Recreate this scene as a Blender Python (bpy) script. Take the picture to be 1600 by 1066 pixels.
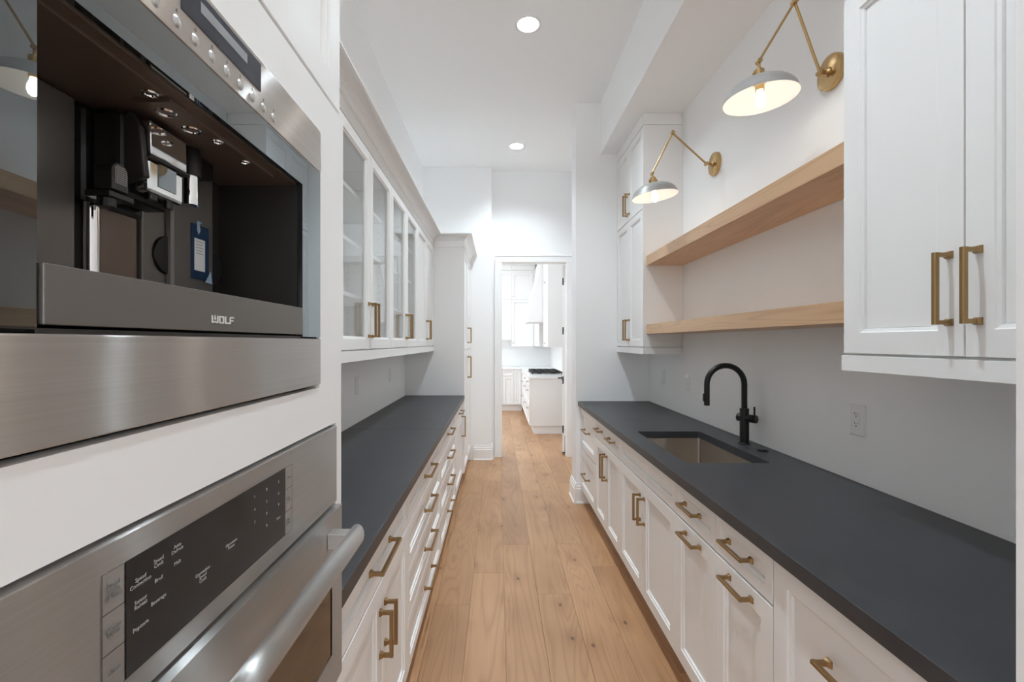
import bpy, bmesh, math, random
from mathutils import Matrix, Vector, Euler

random.seed(7)
SC = bpy.context.scene
COL = SC.collection
for o in list(bpy.data.objects):
    bpy.data.objects.remove(o)
PI = math.pi

# ------------------------------------------------------------------ camera, world, exposure
CAMZ = 1.445
cam_d = bpy.data.cameras.new('camera')
cam_d.sensor_width = 36.0
cam_d.lens = 715.0 / 1600.0 * 36.0
cam_d.shift_x = 22.0 / 1600.0
cam_d.shift_y = 2.0 / 1600.0
cam_d.clip_start = 0.02
cam = bpy.data.objects.new('camera', cam_d)
cam.location = (0, 0, CAMZ)
cam.rotation_euler = (PI / 2, 0, 0)
COL.objects.link(cam)
SC.camera = cam

W = bpy.data.worlds.new('world')
SC.world = W
W.use_nodes = True
bg = W.node_tree.nodes['Background']
bg.inputs[0].default_value = (0.90, 0.96, 1.0, 1)
bg.inputs[1].default_value = 1.7

S_CEIL = 530.0       # recessed ceiling lamps of the pantry
S_KITCHEN = 205.0    # unseen fill lamps added to the kitchen ceiling
S_BULB = 14.0       # sconce bulbs

SC.view_settings.view_transform = 'Standard'
SC.view_settings.look = 'None'
SC.view_settings.gamma = 1.0
SC.view_settings.use_curve_mapping = False
SC.view_settings.exposure = 0.9
try:
    SC.cycles.diffuse_bounces = 10
    SC.cycles.max_bounces = 14
    SC.cycles.sample_clamp_indirect = 6.0
except Exception:
    pass

# ------------------------------------------------------------------ materials
def lin(c):
    return tuple((v / 255.0 / 12.92) if v <= 10 else (((v / 255.0) + 0.055) / 1.055) ** 2.4 for v in c) + (1.0,)

def mat(name, col, rough=0.5, metal=0.0, spec=0.5, **kw):
    m = bpy.data.materials.new(name)
    m.use_nodes = True
    b = m.node_tree.nodes['Principled BSDF']
    b.inputs['Base Color'].default_value = col if len(col) == 4 else tuple(col) + (1.0,)
    b.inputs['Roughness'].default_value = rough
    b.inputs['Metallic'].default_value = metal
    b.inputs['Specular IOR Level'].default_value = spec
    for k, v in kw.items():
        b.inputs[k].default_value = v
    return m

def nodes(m):
    return m.node_tree.nodes, m.node_tree.links, m.node_tree.nodes['Principled BSDF']

def noise_rough(m, scale, lo, hi, stretch=(1, 1, 1), bump=0.0, bdist=0.001):
    n, l, b = nodes(m)
    tc = n.new('ShaderNodeTexCoord')
    mp = n.new('ShaderNodeMapping')
    mp.inputs['Scale'].default_value = stretch
    t = n.new('ShaderNodeTexNoise')
    t.inputs['Scale'].default_value = scale
    t.inputs['Detail'].default_value = 4
    l.new(tc.outputs['Object'], mp.inputs['Vector'])
    l.new(mp.outputs[0], t.inputs['Vector'])
    r = n.new('ShaderNodeMapRange')
    r.inputs['To Min'].default_value = lo
    r.inputs['To Max'].default_value = hi
    l.new(t.outputs['Fac'], r.inputs['Value'])
    l.new(r.outputs[0], b.inputs['Roughness'])
    if bump:
        bp = n.new('ShaderNodeBump')
        bp.inputs['Strength'].default_value = bump
        bp.inputs['Distance'].default_value = bdist
        l.new(t.outputs['Fac'], bp.inputs['Height'])
        l.new(bp.outputs[0], b.inputs['Normal'])
    return m

M = {}
M['wall'] = noise_rough(mat('wall_paint', (0.93, 0.932, 0.935), 0.7, spec=0.25), 180, 0.62, 0.78, bump=0.04)
M['ceiling'] = noise_rough(mat('ceiling_paint', (0.925, 0.925, 0.925), 0.85, spec=0.15), 200, 0.8, 0.9, bump=0.04)
M['trim'] = noise_rough(mat('trim_paint', (0.90, 0.90, 0.90), 0.4), 30, 0.34, 0.44)
M['cab'] = noise_rough(mat('cabinet_lacquer', (0.875, 0.87, 0.865), 0.38), 25, 0.33, 0.42)
M['cab_in'] = mat('cabinet_interior', (0.80, 0.80, 0.80), 0.5)
M['kcab'] = mat('kitchen_lacquer', (0.84, 0.845, 0.85), 0.4)
M['quartz'] = mat('white_quartz', (0.86, 0.86, 0.86), 0.2)
M['black'] = noise_rough(mat('matte_black_metal', (0.012, 0.012, 0.012), 0.38, 0.3), 60, 0.32, 0.46)
M['blackplastic'] = mat('black_plastic', (0.008, 0.008, 0.008), 0.3)
M['gap'] = mat('dark_gap', (0.015, 0.014, 0.013), 0.8)
M['brass'] = noise_rough(mat('champagne_bronze', (0.36, 0.235, 0.115), 0.3, 1.0), 50, 0.28, 0.4)
M['gold'] = noise_rough(mat('aged_brass', (0.55, 0.375, 0.18), 0.26, 1.0), 50, 0.2, 0.3)
M['shade_out'] = mat('shade_grey_enamel', (0.33, 0.32, 0.31), 0.4)
M['shade_in'] = mat('shade_white_enamel', (0.72, 0.71, 0.68), 0.45)
M['outlet'] = mat('white_plastic', (0.86, 0.86, 0.86), 0.35)
M['slot'] = mat('slot_dark', (0.03, 0.03, 0.03), 0.6)
M['chrome'] = mat('chrome', (0.82, 0.82, 0.82), 0.06, 1.0)
M['whitemark'] = mat('printed_white', (0.72, 0.71, 0.70), 0.5)
M['greymark'] = mat('printed_grey', (0.17, 0.165, 0.16), 0.6)
M['lightmark'] = mat('printed_light_grey', (0.36, 0.35, 0.34), 0.6)
M['bluefilm'] = mat('blue_film', (0.012, 0.035, 0.085), 0.25)
M['paleblue'] = mat('pale_blue_film', (0.35, 0.48, 0.62), 0.2)
M['label'] = mat('label_paper', (0.75, 0.75, 0.75), 0.6)
M['chargrey'] = noise_rough(mat('charcoal_plate', (0.17, 0.158, 0.146), 0.38, 0.5), 300, 0.3, 0.45)
M['darkplate'] = noise_rough(mat('dark_plate', (0.05, 0.047, 0.044), 0.35, 0.5), 300, 0.3, 0.42)
M['brownplate'] = mat('brown_plate', (0.17, 0.13, 0.105), 0.4, 0.5)
M['lcd'] = mat('lcd_grey', (0.32, 0.34, 0.36), 0.2)
M['display'] = mat('display_navy', (0.030, 0.036, 0.052), 0.12)
M['keyglass'] = mat('keypad_glass', (0.014, 0.011, 0.010), 0.12, spec=0.35)
M['ovenglass'] = mat('oven_window_glass', (0.045, 0.03, 0.02), 0.05, spec=0.9)

def steel(name, col, rough, aniso):
    # brushed along y: narrow lobe along the brushing, wide across it
    m = bpy.data.materials.new(name)
    m.use_nodes = True
    n = m.node_tree.nodes
    l = m.node_tree.links
    n.clear()
    g = n.new('ShaderNodeBsdfAnisotropic')
    g.inputs['Roughness'].default_value = rough
    g.inputs['Anisotropy'].default_value = aniso
    cx = n.new('ShaderNodeCombineXYZ')
    cx.inputs[1].default_value = 1.0
    l.new(cx.outputs[0], g.inputs['Tangent'])
    tc = n.new('ShaderNodeTexCoord')
    mp = n.new('ShaderNodeMapping')
    mp.inputs['Scale'].default_value = (2.5, 2.5, 900)
    t = n.new('ShaderNodeTexNoise')
    t.inputs['Scale'].default_value = 1.0
    t.inputs['Detail'].default_value = 3
    l.new(tc.outputs['Object'], mp.inputs['Vector'])
    l.new(mp.outputs[0], t.inputs['Vector'])
    cr = n.new('ShaderNodeValToRGB')
    cr.color_ramp.elements[0].position = 0.25
    cr.color_ramp.elements[0].color = tuple(c * 0.93 for c in col) + (1,)
    cr.color_ramp.elements[1].position = 0.75
    cr.color_ramp.elements[1].color = tuple(min(1, c * 1.05) for c in col) + (1,)
    l.new(t.outputs['Fac'], cr.inputs[0])
    l.new(cr.outputs[0], g.inputs['Color'])
    o = n.new('ShaderNodeOutputMaterial')
    l.new(g.outputs[0], o.inputs[0])
    return m
M['steel'] = steel('brushed_stainless', (0.72, 0.71, 0.70), 0.28, 0.84)
M['steel2'] = steel('brushed_stainless_sink', (0.50, 0.44, 0.38), 0.45, 0.3)
M['litsteel'] = steel('brushed_stainless_lit', (0.92, 0.91, 0.90), 0.28, 0.84)  # lighter copy of the stainless; the ceiling's reflection is put into its colour
M['plainsteel'] = mat('satin_steel', (0.62, 0.61, 0.60), 0.35, 1.0)
M['ovensteel'] = steel('brushed_stainless_oven', (0.63, 0.62, 0.61), 0.30, 0.82)

def emis(name, col, s):
    m = bpy.data.materials.new(name)
    m.use_nodes = True
    n = m.node_tree.nodes
    n.clear()
    e = n.new('ShaderNodeEmission')
    e.inputs[0].default_value = tuple(col) + (1,)
    e.inputs[1].default_value = s
    o = n.new('ShaderNodeOutputMaterial')
    m.node_tree.links.new(e.outputs[0], o.inputs[0])
    return m
M['lamp'] = emis('lamp_diffuser', (0.82, 0.935, 1.0), S_CEIL)
M['kfill'] = emis('kitchen_fill_diffuser', (0.80, 0.925, 1.0), S_KITCHEN)
M['bulb'] = emis('bulb_glow', (1.0, 0.92, 0.82), S_BULB)

def thin_glass(name, tint, base, gain):
    m = bpy.data.materials.new(name)
    m.use_nodes = True
    n = m.node_tree.nodes
    l = m.node_tree.links
    n.clear()
    tr = n.new('ShaderNodeBsdfTransparent')
    tr.inputs[0].default_value = tint
    gl = n.new('ShaderNodeBsdfGlossy')
    gl.inputs['Roughness'].default_value = 0.01
    lw = n.new('ShaderNodeFresnel')
    geo = n.new('ShaderNodeNewGeometry')
    ir = n.new('ShaderNodeMapRange')
    ir.inputs['To Min'].default_value = 1.5
    ir.inputs['To Max'].default_value = 1 / 1.5
    l.new(geo.outputs['Backfacing'], ir.inputs['Value'])
    l.new(ir.outputs[0], lw.inputs['IOR'])
    mr = n.new('ShaderNodeMapRange')
    mr.inputs['To Min'].default_value = base
    mr.inputs['To Max'].default_value = gain
    mx = n.new('ShaderNodeMixShader')
    o = n.new('ShaderNodeOutputMaterial')
    l.new(lw.outputs[0], mr.inputs['Value'])
    l.new(mr.outputs[0], mx.inputs[0])
    l.new(tr.outputs[0], mx.inputs[1])
    l.new(gl.outputs[0], mx.inputs[2])
    l.new(mx.outputs[0], o.inputs[0])
    return m
M['glass'] = thin_glass('cabinet_glass', (0.97, 0.98, 0.98, 1), 0.0, 0.9)

def mirror_glass():
    m = bpy.data.materials.new('tinted_mirror_glass')
    m.use_nodes = True
    n = m.node_tree.nodes
    l = m.node_tree.links
    n.clear()
    d = n.new('ShaderNodeBsdfDiffuse')
    d.inputs[0].default_value = (0.02, 0.021, 0.022, 1)
    gl = n.new('ShaderNodeBsdfGlossy')
    gl.inputs[0].default_value = (0.80, 0.88, 0.92, 1)
    gl.inputs['Roughness'].default_value = 0.015
    lw = n.new('ShaderNodeLayerWeight')
    lw.inputs[0].default_value = 0.5
    mr = n.new('ShaderNodeMapRange')
    mr.inputs['From Min'].default_value = 0.15
    mr.inputs['To Min'].default_value = 0.03
    mr.inputs['To Max'].default_value = 0.95
    mx = n.new('ShaderNodeMixShader')
    o = n.new('ShaderNodeOutputMaterial')
    l.new(lw.outputs['Facing'], mr.inputs['Value'])
    l.new(mr.outputs[0], mx.inputs[0])
    l.new(d.outputs[0], mx.inputs[1])
    l.new(gl.outputs[0], mx.inputs[2])
    l.new(mx.outputs[0], o.inputs[0])
    return m
M['mirror'] = mirror_glass()

def stone():
    m = mat('charcoal_granite', (0.06, 0.06, 0.065), 0.42, spec=0.5)
    n, l, b = nodes(m)
    tc = n.new('ShaderNodeTexCoord')
    t = n.new('ShaderNodeTexNoise')
    t.inputs['Scale'].default_value = 9
    t.inputs['Detail'].default_value = 8
    t.inputs['Roughness'].default_value = 0.7
    l.new(tc.outputs['Object'], t.inputs['Vector'])
    cr = n.new('ShaderNodeValToRGB')
    cr.color_ramp.elements[0].position = 0.3
    cr.color_ramp.elements[0].color = (0.026, 0.027, 0.031, 1)
    cr.color_ramp.elements[1].position = 0.75
    cr.color_ramp.elements[1].color = (0.044, 0.0455, 0.051, 1)
    l.new(t.outputs['Fac'], cr.inputs[0])
    l.new(cr.outputs[0], b.inputs['Base Color'])
    t2 = n.new('ShaderNodeTexNoise')
    t2.inputs['Scale'].default_value = 160
    t2.inputs['Detail'].default_value = 4
    l.new(tc.outputs['Object'], t2.inputs['Vector'])
    bp = n.new('ShaderNodeBump')
    bp.inputs['Strength'].default_value = 0.12
    bp.inputs['Distance'].default_value = 0.002
    l.new(t2.outputs['Fac'], bp.inputs['Height'])
    l.new(bp.outputs[0], b.inputs['Normal'])
    r = n.new('ShaderNodeMapRange')
    r.inputs['To Min'].default_value = 0.36
    r.inputs['To Max'].default_value = 0.5
    l.new(t.outputs['Fac'], r.inputs['Value'])
    l.new(r.outputs[0], b.inputs['Roughness'])
    return m
M['stone'] = stone()

def wood(name, c_lo, c_mid, c_hi, axis='Y', rough=0.38, knots=True, var=0.07):
    m = mat(name, c_mid, rough, spec=0.5)
    n, l, b = nodes(m)
    tc = n.new('ShaderNodeTexCoord')
    oi = n.new('ShaderNodeObjectInfo')
    mul = n.new('ShaderNodeMath'); mul.operation = 'MULTIPLY'
    mul.inputs[1].default_value = 37.0
    l.new(oi.outputs['Random'], mul.inputs[0])
    cxyz = n.new('ShaderNodeCombineXYZ')
    for i in range(3):
        l.new(mul.outputs[0], cxyz.inputs[i])
    add = n.new('ShaderNodeVectorMath'); add.operation = 'ADD'
    l.new(tc.outputs['Object'], add.inputs[0])
    l.new(cxyz.outputs[0], add.inputs[1])
    def mapping(scale):
        mp = n.new('ShaderNodeMapping')
        mp.inputs['Scale'].default_value = scale
        l.new(add.outputs[0], mp.inputs['Vector'])
        return mp
    st = {'Y': (1, 0.09, 1), 'X': (0.09, 1, 1)}[axis]
    # cathedral grain: bands of a warped field
    mp = mapping(tuple(v * 1.0 for v in st))
    nz = n.new('ShaderNodeTexNoise')
    nz.inputs['Scale'].default_value = 5.5
    nz.inputs['Detail'].default_value = 2
    nz.inputs['Distortion'].default_value = 0.5
    l.new(mp.outputs[0], nz.inputs['Vector'])
    k = n.new('ShaderNodeMath'); k.operation = 'MULTIPLY'
    k.inputs[1].default_value = 34.0
    l.new(nz.outputs['Fac'], k.inputs[0])
    sn = n.new('ShaderNodeMath'); sn.operation = 'PINGPONG'
    sn.inputs[1].default_value = 1.0
    l.new(k.outputs[0], sn.inputs[0])
    pw = n.new('ShaderNodeMath'); pw.operation = 'POWER'
    pw.inputs[1].default_value = 3.0
    l.new(sn.outputs[0], pw.inputs[0])
    # fine pores
    mp2 = mapping(tuple(v * v * 1.0 if v < 1 else v for v in st))
    n2 = n.new('ShaderNodeTexNoise')
    n2.inputs['Scale'].default_value = 240
    n2.inputs['Detail'].default_value = 3
    l.new(mp2.outputs[0], n2.inputs['Vector'])
    # broad tone
    n3 = n.new('ShaderNodeTexNoise')
    n3.inputs['Scale'].default_value = 2.6
    n3.inputs['Detail'].default_value = 3
    mp3 = mapping(tuple(0.45 if v < 1 else 1 for v in st))
    l.new(mp3.outputs[0], n3.inputs['Vector'])
    cr = n.new('ShaderNodeValToRGB')
    cr.color_ramp.elements[0].position = 0.30
    cr.color_ramp.elements[0].color = c_lo
    cr.color_ramp.elements[1].position = 0.72
    cr.color_ramp.elements[1].color = c_hi
    e = cr.color_ramp.elements.new(0.5)
    e.color = c_mid
    l.new(n3.outputs['Fac'], cr.inputs[0])
    def darken(col_out, fac_out, amount, tint=(0.50, 0.40, 0.31, 1)):
        mx = n.new('ShaderNodeMix'); mx.data_type = 'RGBA'; mx.blend_type = 'MULTIPLY'
        mm = n.new('ShaderNodeMath'); mm.operation = 'MULTIPLY'; mm.inputs[1].default_value = amount
        l.new(fac_out, mm.inputs[0])
        l.new(mm.outputs[0], mx.inputs['Factor'])
        l.new(col_out, mx.inputs['A'])
        mx.inputs['B'].default_value = tint
        return mx.outputs['Result']
    c = darken(cr.outputs[0], pw.outputs[0], 0.34)
    c = darken(c, n2.outputs['Fac'], 0.24)
    if knots:
        mp4 = mapping((1, 0.62, 1) if axis == 'Y' else (0.62, 1, 1))
        vo = n.new('ShaderNodeTexVoronoi')
        vo.voronoi_dimensions = '2D'
        vo.inputs['Scale'].default_value = 3.6
        vo.inputs['Randomness'].default_value = 1.0
        l.new(mp4.outputs[0], vo.inputs['Vector'])
        for lim, amt, tint in ((0.30, 0.50, (0.72, 0.64, 0.60, 1)), (0.055, 0.95, (0.22, 0.18, 0.15, 1))):
            mr = n.new('ShaderNodeMapRange')
            mr.interpolation_type = 'SMOOTHSTEP'
            mr.inputs['From Min'].default_value = 0.0
            mr.inputs['From Max'].default_value = lim
            mr.inputs['To Min'].default_value = 1.0
            mr.inputs['To Max'].default_value = 0.0
            l.new(vo.outputs['Distance'], mr.inputs['Value'])
            # only some cells carry a knot
            sp = n.new('ShaderNodeSeparateColor')
            l.new(vo.outputs['Color'], sp.inputs[0])
            gt = n.new('ShaderNodeMath'); gt.operation = 'GREATER_THAN'; gt.inputs[1].default_value = 0.45
            l.new(sp.outputs[0], gt.inputs[0])
            mm = n.new('ShaderNodeMath'); mm.operation = 'MULTIPLY'
            l.new(mr.outputs[0], mm.inputs[0])
            l.new(gt.outputs[0], mm.inputs[1])
            c = darken(c, mm.outputs[0], amt, tint)
    # plank to plank value
    hsv = n.new('ShaderNodeHueSaturation')
    mr = n.new('ShaderNodeMapRange')
    mr.inputs['To Min'].default_value = 1.0 - var
    mr.inputs['To Max'].default_value = 1.0 + var
    l.new(oi.outputs['Random'], mr.inputs['Value'])
    l.new(mr.outputs[0], hsv.inputs['Value'])
    l.new(c, hsv.inputs['Color'])
    l.new(hsv.outputs[0], b.inputs['Base Color'])
    bp = n.new('ShaderNodeBump')
    bp.inputs['Strength'].default_value = 0.08
    bp.inputs['Distance'].default_value = 0.001
    l.new(pw.outputs[0], bp.inputs['Height'])
    l.new(bp.outputs[0], b.inputs['Normal'])
    return m
M['plank'] = wood('oak_floor', (0.39, 0.213, 0.108, 1), (0.465, 0.264, 0.137, 1), (0.54, 0.32, 0.175, 1))
M['oakshelf'] = wood('oak_shelf', (0.62, 0.395, 0.225, 1), (0.69, 0.445, 0.262, 1), (0.74, 0.49, 0.295, 1), knots=False, var=0.02)

# ------------------------------------------------------------------ mesh helpers
def box(bm, x0, x1, y0, y1, z0, z1):
    if x1 < x0: x0, x1 = x1, x0
    if y1 < y0: y0, y1 = y1, y0
    if z1 < z0: z0, z1 = z1, z0
    v = [bm.verts.new(p) for p in ((x0, y0, z0), (x1, y0, z0), (x1, y1, z0), (x0, y1, z0),
                                   (x0, y0, z1), (x1, y0, z1), (x1, y1, z1), (x0, y1, z1))]
    for f in ((0, 3, 2, 1), (4, 5, 6, 7), (0, 1, 5, 4), (1, 2, 6, 5), (2, 3, 7, 6), (3, 0, 4, 7)):
        bm.faces.new([v[i] for i in f])
    return v

def frame_of(d):
    d = d.normalized()
    a = Vector((0, 0, 1)) if abs(d.z) < 0.9 else Vector((1, 0, 0))
    u = d.cross(a).normalized()
    return u, d.cross(u).normalized()

def tube(bm, pts, r, n=14, cap=True):
    pts = [Vector(p) for p in pts]
    rs = r if isinstance(r, (list, tuple)) else [r] * len(pts)
    rings = []
    u = None
    for i, p in enumerate(pts):
        if i == 0: d = pts[1] - pts[0]
        elif i == len(pts) - 1: d = pts[-1] - pts[-2]
        else: d = (pts[i + 1] - p).normalized() + (p - pts[i - 1]).normalized()
        d = d.normalized()
        if u is None:
            u, w = frame_of(d)
        else:
            u = (u - d * u.dot(d)).normalized()
            w = d.cross(u)
        rings.append([bm.verts.new(p + (u * math.cos(2 * PI * k / n) + w * math.sin(2 * PI * k / n)) * rs[i]) for k in range(n)])
    for a, b in zip(rings, rings[1:]):
        for k in range(n):
            bm.faces.new((a[k], a[(k + 1) % n], b[(k + 1) % n], b[k]))
    if cap:
        bm.faces.new(rings[0][::-1])
        bm.faces.new(rings[-1])

def lathe(bm, prof, n=32, mtx=Matrix(), close=False):
    """prof: list of (r, z); axis z"""
    rings = []
    for r, z in prof:
        if r < 1e-6:
            rings.append([bm.verts.new(mtx @ Vector((0, 0, z)))])
        else:
            rings.append([bm.verts.new(mtx @ Vector((r * math.cos(2 * PI * k / n), r * math.sin(2 * PI * k / n), z))) for k in range(n)])
    pairs = list(zip(rings, rings[1:]))
    if close: pairs.append((rings[-1], rings[0]))
    for a, b in pairs:
        for k in range(n):
            k2 = (k + 1) % n
            if len(a) == 1 and len(b) == 1: continue
            if len(a) == 1: bm.faces.new((a[0], b[k2], b[k]))
            elif len(b) == 1: bm.faces.new((a[k], a[k2], b[0]))
            else: bm.faces.new((a[k], a[k2], b[k2], b[k]))

def prism(bm, poly, axis, a0, a1):
    """poly: list of 2-D points; axis: 'x','y','z' extrusion"""
    def P(p, a):
        if axis == 'x': return (a, p[0], p[1])
        if axis == 'y': return (p[0], a, p[1])
        return (p[0], p[1], a)
    A = [bm.verts.new(P(p, a0)) for p in poly]
    B = [bm.verts.new(P(p, a1)) for p in poly]
    n = len(poly)
    for k in range(n):
        bm.faces.new((A[k], A[(k + 1) % n], B[(k + 1) % n], B[k]))
    bm.faces.new(A[::-1])
    bm.faces.new(B)

def to_mesh(name, bm, m, smooth=False):
    bmesh.ops.recalc_face_normals(bm, faces=bm.faces)
    me = bpy.data.meshes.new(name)
    bm.to_mesh(me)
    bm.free()
    for mm in (m if isinstance(m, (list, tuple)) else [m]):
        me.materials.append(M[mm] if isinstance(mm, str) else mm)
    if smooth:
        for p in me.polygons: p.use_smooth = True
        try:
            me.set_sharp_from_angle(angle=math.radians(38))
        except Exception:
            pass
    return me

def put(name, me, parent=None, loc=(0, 0, 0), rot=(0, 0, 0), bevel=0.0):
    o = bpy.data.objects.new(name, me)
    COL.objects.link(o)
    if parent is not None: o.parent = parent
    o.location = loc
    o.rotation_euler = rot
    if bevel:
        md = o.modifiers.new('bevel', 'BEVEL')
        md.width = bevel
        md.segments = 2
        md.limit_method = 'ANGLE'
        md.harden_normals = False
    return o

def part(name, build, m, parent=None, loc=(0, 0, 0), rot=(0, 0, 0), smooth=False, bevel=0.0):
    bm = bmesh.new()
    build(bm)
    return put(name, to_mesh(name, bm, m, smooth), parent, loc, rot, bevel)

def boxes(*bs):
    def f(bm):
        for b in bs: box(bm, *b)
    return f

def thing(name, label, cat, loc=(0, 0, 0), rz=0.0, group=None):
    o = bpy.data.objects.new(name, None)
    o.empty_display_size = 0.05
    COL.objects.link(o)
    o.location = loc
    o.rotation_euler = (0, 0, rz)
    return tag(o, label, cat, group)

def tag(o, label=None, cat=None, group=None, kind=None):
    if label: o['label'] = label
    if cat: o['category'] = cat
    if group: o['group'] = group
    if kind: o['kind'] = kind
    return o

def struct(name, build, m, parent=None, bevel=0.0, label=None):
    o = part(name, build, m, parent, bevel=bevel)
    if parent is None: o['kind'] = 'structure'
    if label: o['label'] = label
    return o

# ------------------------------------------------------------------ the setting
XL, XR = -0.926, 1.364          # side walls of the pantry
ZC = 3.60                        # ceiling
YE = 4.12                        # face of the far pier on the right
YD = 5.77                        # wall with the door
YJ = 5.623                       # face of the jog left of the door
KY, KX = 10.25, 1.17             # kitchen back wall and right wall
ZK = 3.35
Y0 = -4.4

# floor planks
sub = struct('floor', boxes((-3.4, 1.5, Y0, KY, -0.05, -0.006)), 'plank')
PW = 0.19
def plank_mesh(w, L):
    bm = bmesh.new()
    g, c, h = 0.0004, 0.0008, 0.006
    x0, x1, y0, y1 = -w / 2 + g, w / 2 - g, -L / 2 + g, L / 2 - g
    lo = [bm.verts.new(p) for p in ((x0, y0, -h), (x1, y0, -h), (x1, y1, -h), (x0, y1, -h))]
    mi = [bm.verts.new(p) for p in ((x0, y0, -c), (x1, y0, -c), (x1, y1, -c), (x0, y1, -c))]
    up = [bm.verts.new(p) for p in ((x0 + c, y0 + c, 0), (x1 - c, y0 + c, 0), (x1 - c, y1 - c, 0), (x0 + c, y1 - c, 0))]
    for a, b in ((lo, mi), (mi, up)):
        for k in range(4):
            bm.faces.new((a[k], a[(k + 1) % 4], b[(k + 1) % 4], b[k]))
    bm.faces.new(up)
    bm.faces.new(lo[::-1])
    return to_mesh('plank', bm, 'plank')
known = {-2: [2.518], -1: [2.865, 1.0], 0: [3.27, 1.35], 1: [2.627, 4.45], 2: [3.28, 1.6], 3: [2.95, 4.7]}
for k in range(-17, 8):
    x0 = 0.036 + PW * (k - 0)
    ymin = Y0 if x0 > XL - 0.2 and x0 < 1.36 else 5.9
    x1 = x0 + PW
    if x0 > KX + 0.3 and ymin > 5: continue
    joints = sorted(known.get(k, []))
    rnd = random.Random(100 + k)
    if not joints:
        joints = [ymin + rnd.uniform(0.4, 1.6)]
    ys = list(joints)
    while ys[0] > ymin: ys.insert(0, ys[0] - rnd.uniform(1.25, 2.1))
    while ys[-1] < KY: ys.append(ys[-1] + rnd.uniform(1.25, 2.1))
    ys = [min(max(y, ymin), KY) for y in ys]
    for a, b in zip(ys, ys[1:]):
        if b - a < 0.05: continue
        put('plank', plank_mesh(PW, b - a), sub, (x0 + PW / 2, (a + b) / 2, 0))

LX, LYS, LR = 0.205, (1.18, 3.103, 5.027), 0.0712
def ceiling(bm):
    hw = 0.14
    box(bm, XL - 0.1, LX - hw, Y0, YD + 0.1, ZC, ZC + 0.1)
    box(bm, LX + hw, XR + 0.1, Y0, YD + 0.1, ZC, ZC + 0.1)
    ys = [Y0]
    for y in LYS: ys += [y - hw, y + hw]
    ys.append(YD + 0.1)
    for a, b in zip(ys[::2], ys[1::2]): box(bm, LX - hw, LX + hw, a, b, ZC, ZC + 0.1)
    for y in LYS:                      # a cell with a round hole for the lamp can
        n = 32
        O, I = [], []
        for k in range(n):
            a = 2 * PI * k / n
            c_, s_ = math.cos(a), math.sin(a)
            q = hw / max(abs(c_), abs(s_))
            O.append(bm.verts.new((LX + q * c_, y + q * s_, ZC)))
            I.append(bm.verts.new((LX + LR * c_, y + LR * s_, ZC)))
        for k in range(n): bm.faces.new((O[k], O[(k + 1) % n], I[(k + 1) % n], I[k]))
struct('ceiling', ceiling, 'ceiling')
struct('wall_left', boxes((XL - 0.1, XL, Y0, YD + 0.1, 0, ZC)), 'wall')
struct('wall_right', boxes((XR, XR + 0.1, Y0, YD, 0, ZC)), 'wall')
XP = 0.702
struct('wall_far_right', boxes((XP, XR, YE, YE + 0.222, 0, ZC)), 'wall')
struct('wall_near_right', boxes((XP, XR, 0.46, 0.62, 0, ZC)), 'wall')
struct('wall_jog_left', boxes((XL, -0.0786, YJ, YD, 0, ZC)), 'wall')
DX0, DX1, DZ = 0.0525, 0.863, 2.446
struct('wall_back', boxes((-0.0786, DX0 - 0.018, YD, YD + 0.1, 0, ZC), (DX1 + 0.018, XR + 0.1, YD, YD + 0.1, 0, ZC),
                          (DX0 - 0.018, DX1 + 0.018, YD, YD + 0.1, DZ + 0.018, ZC), (XL, -0.0786, YD, YD + 0.1, 0, ZC)), 'wall')
struct('trim_soffit', boxes((0.922, XR, 0.62, YE, 3.135, ZC)), 'wall')

def baseboard(bm, x0, y0, x1, y1, nx, ny, h=0.18, t=0.018):
    """a run from (x0,y0) to (x1,y1) projecting along (nx,ny)"""
    prof = ((0, 0), (t + 0.008, 0), (t + 0.008, 0.012), (t, 0.018), (t, 0.128), (t - 0.005, 0.134), (t - 0.004, 0.150), (t - 0.010, 0.160), (t - 0.011, h), (0, h))
    A = [bm.verts.new((x0 + nx * a, y0 + ny * a, z)) for a, z in prof]
    B = [bm.verts.new((x1 + nx * a, y1 + ny * a, z)) for a, z in prof]
    n = len(prof)
    for k in range(n):
        bm.faces.new((A[k], A[(k + 1) % n], B[(k + 1) % n], B[k]))
    bm.faces.new(A[::-1]); bm.faces.new(B)
struct('baseboard_left', lambda bm: (baseboard(bm, -0.30, YJ, -0.0786, YJ, 0, -1), baseboard(bm, -0.0786, YJ, -0.0786, YD, 1, 0)), 'trim')
struct('baseboard_right', lambda bm: (baseboard(bm, XP, YE, 0.82, YE, 0, -1), baseboard(bm, XP, YE - 0.026, XP, YE + 0.248, -1, 0), baseboard(bm, XP, YE + 0.222, XR, YE + 0.222, 0, 1)), 'trim')

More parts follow.
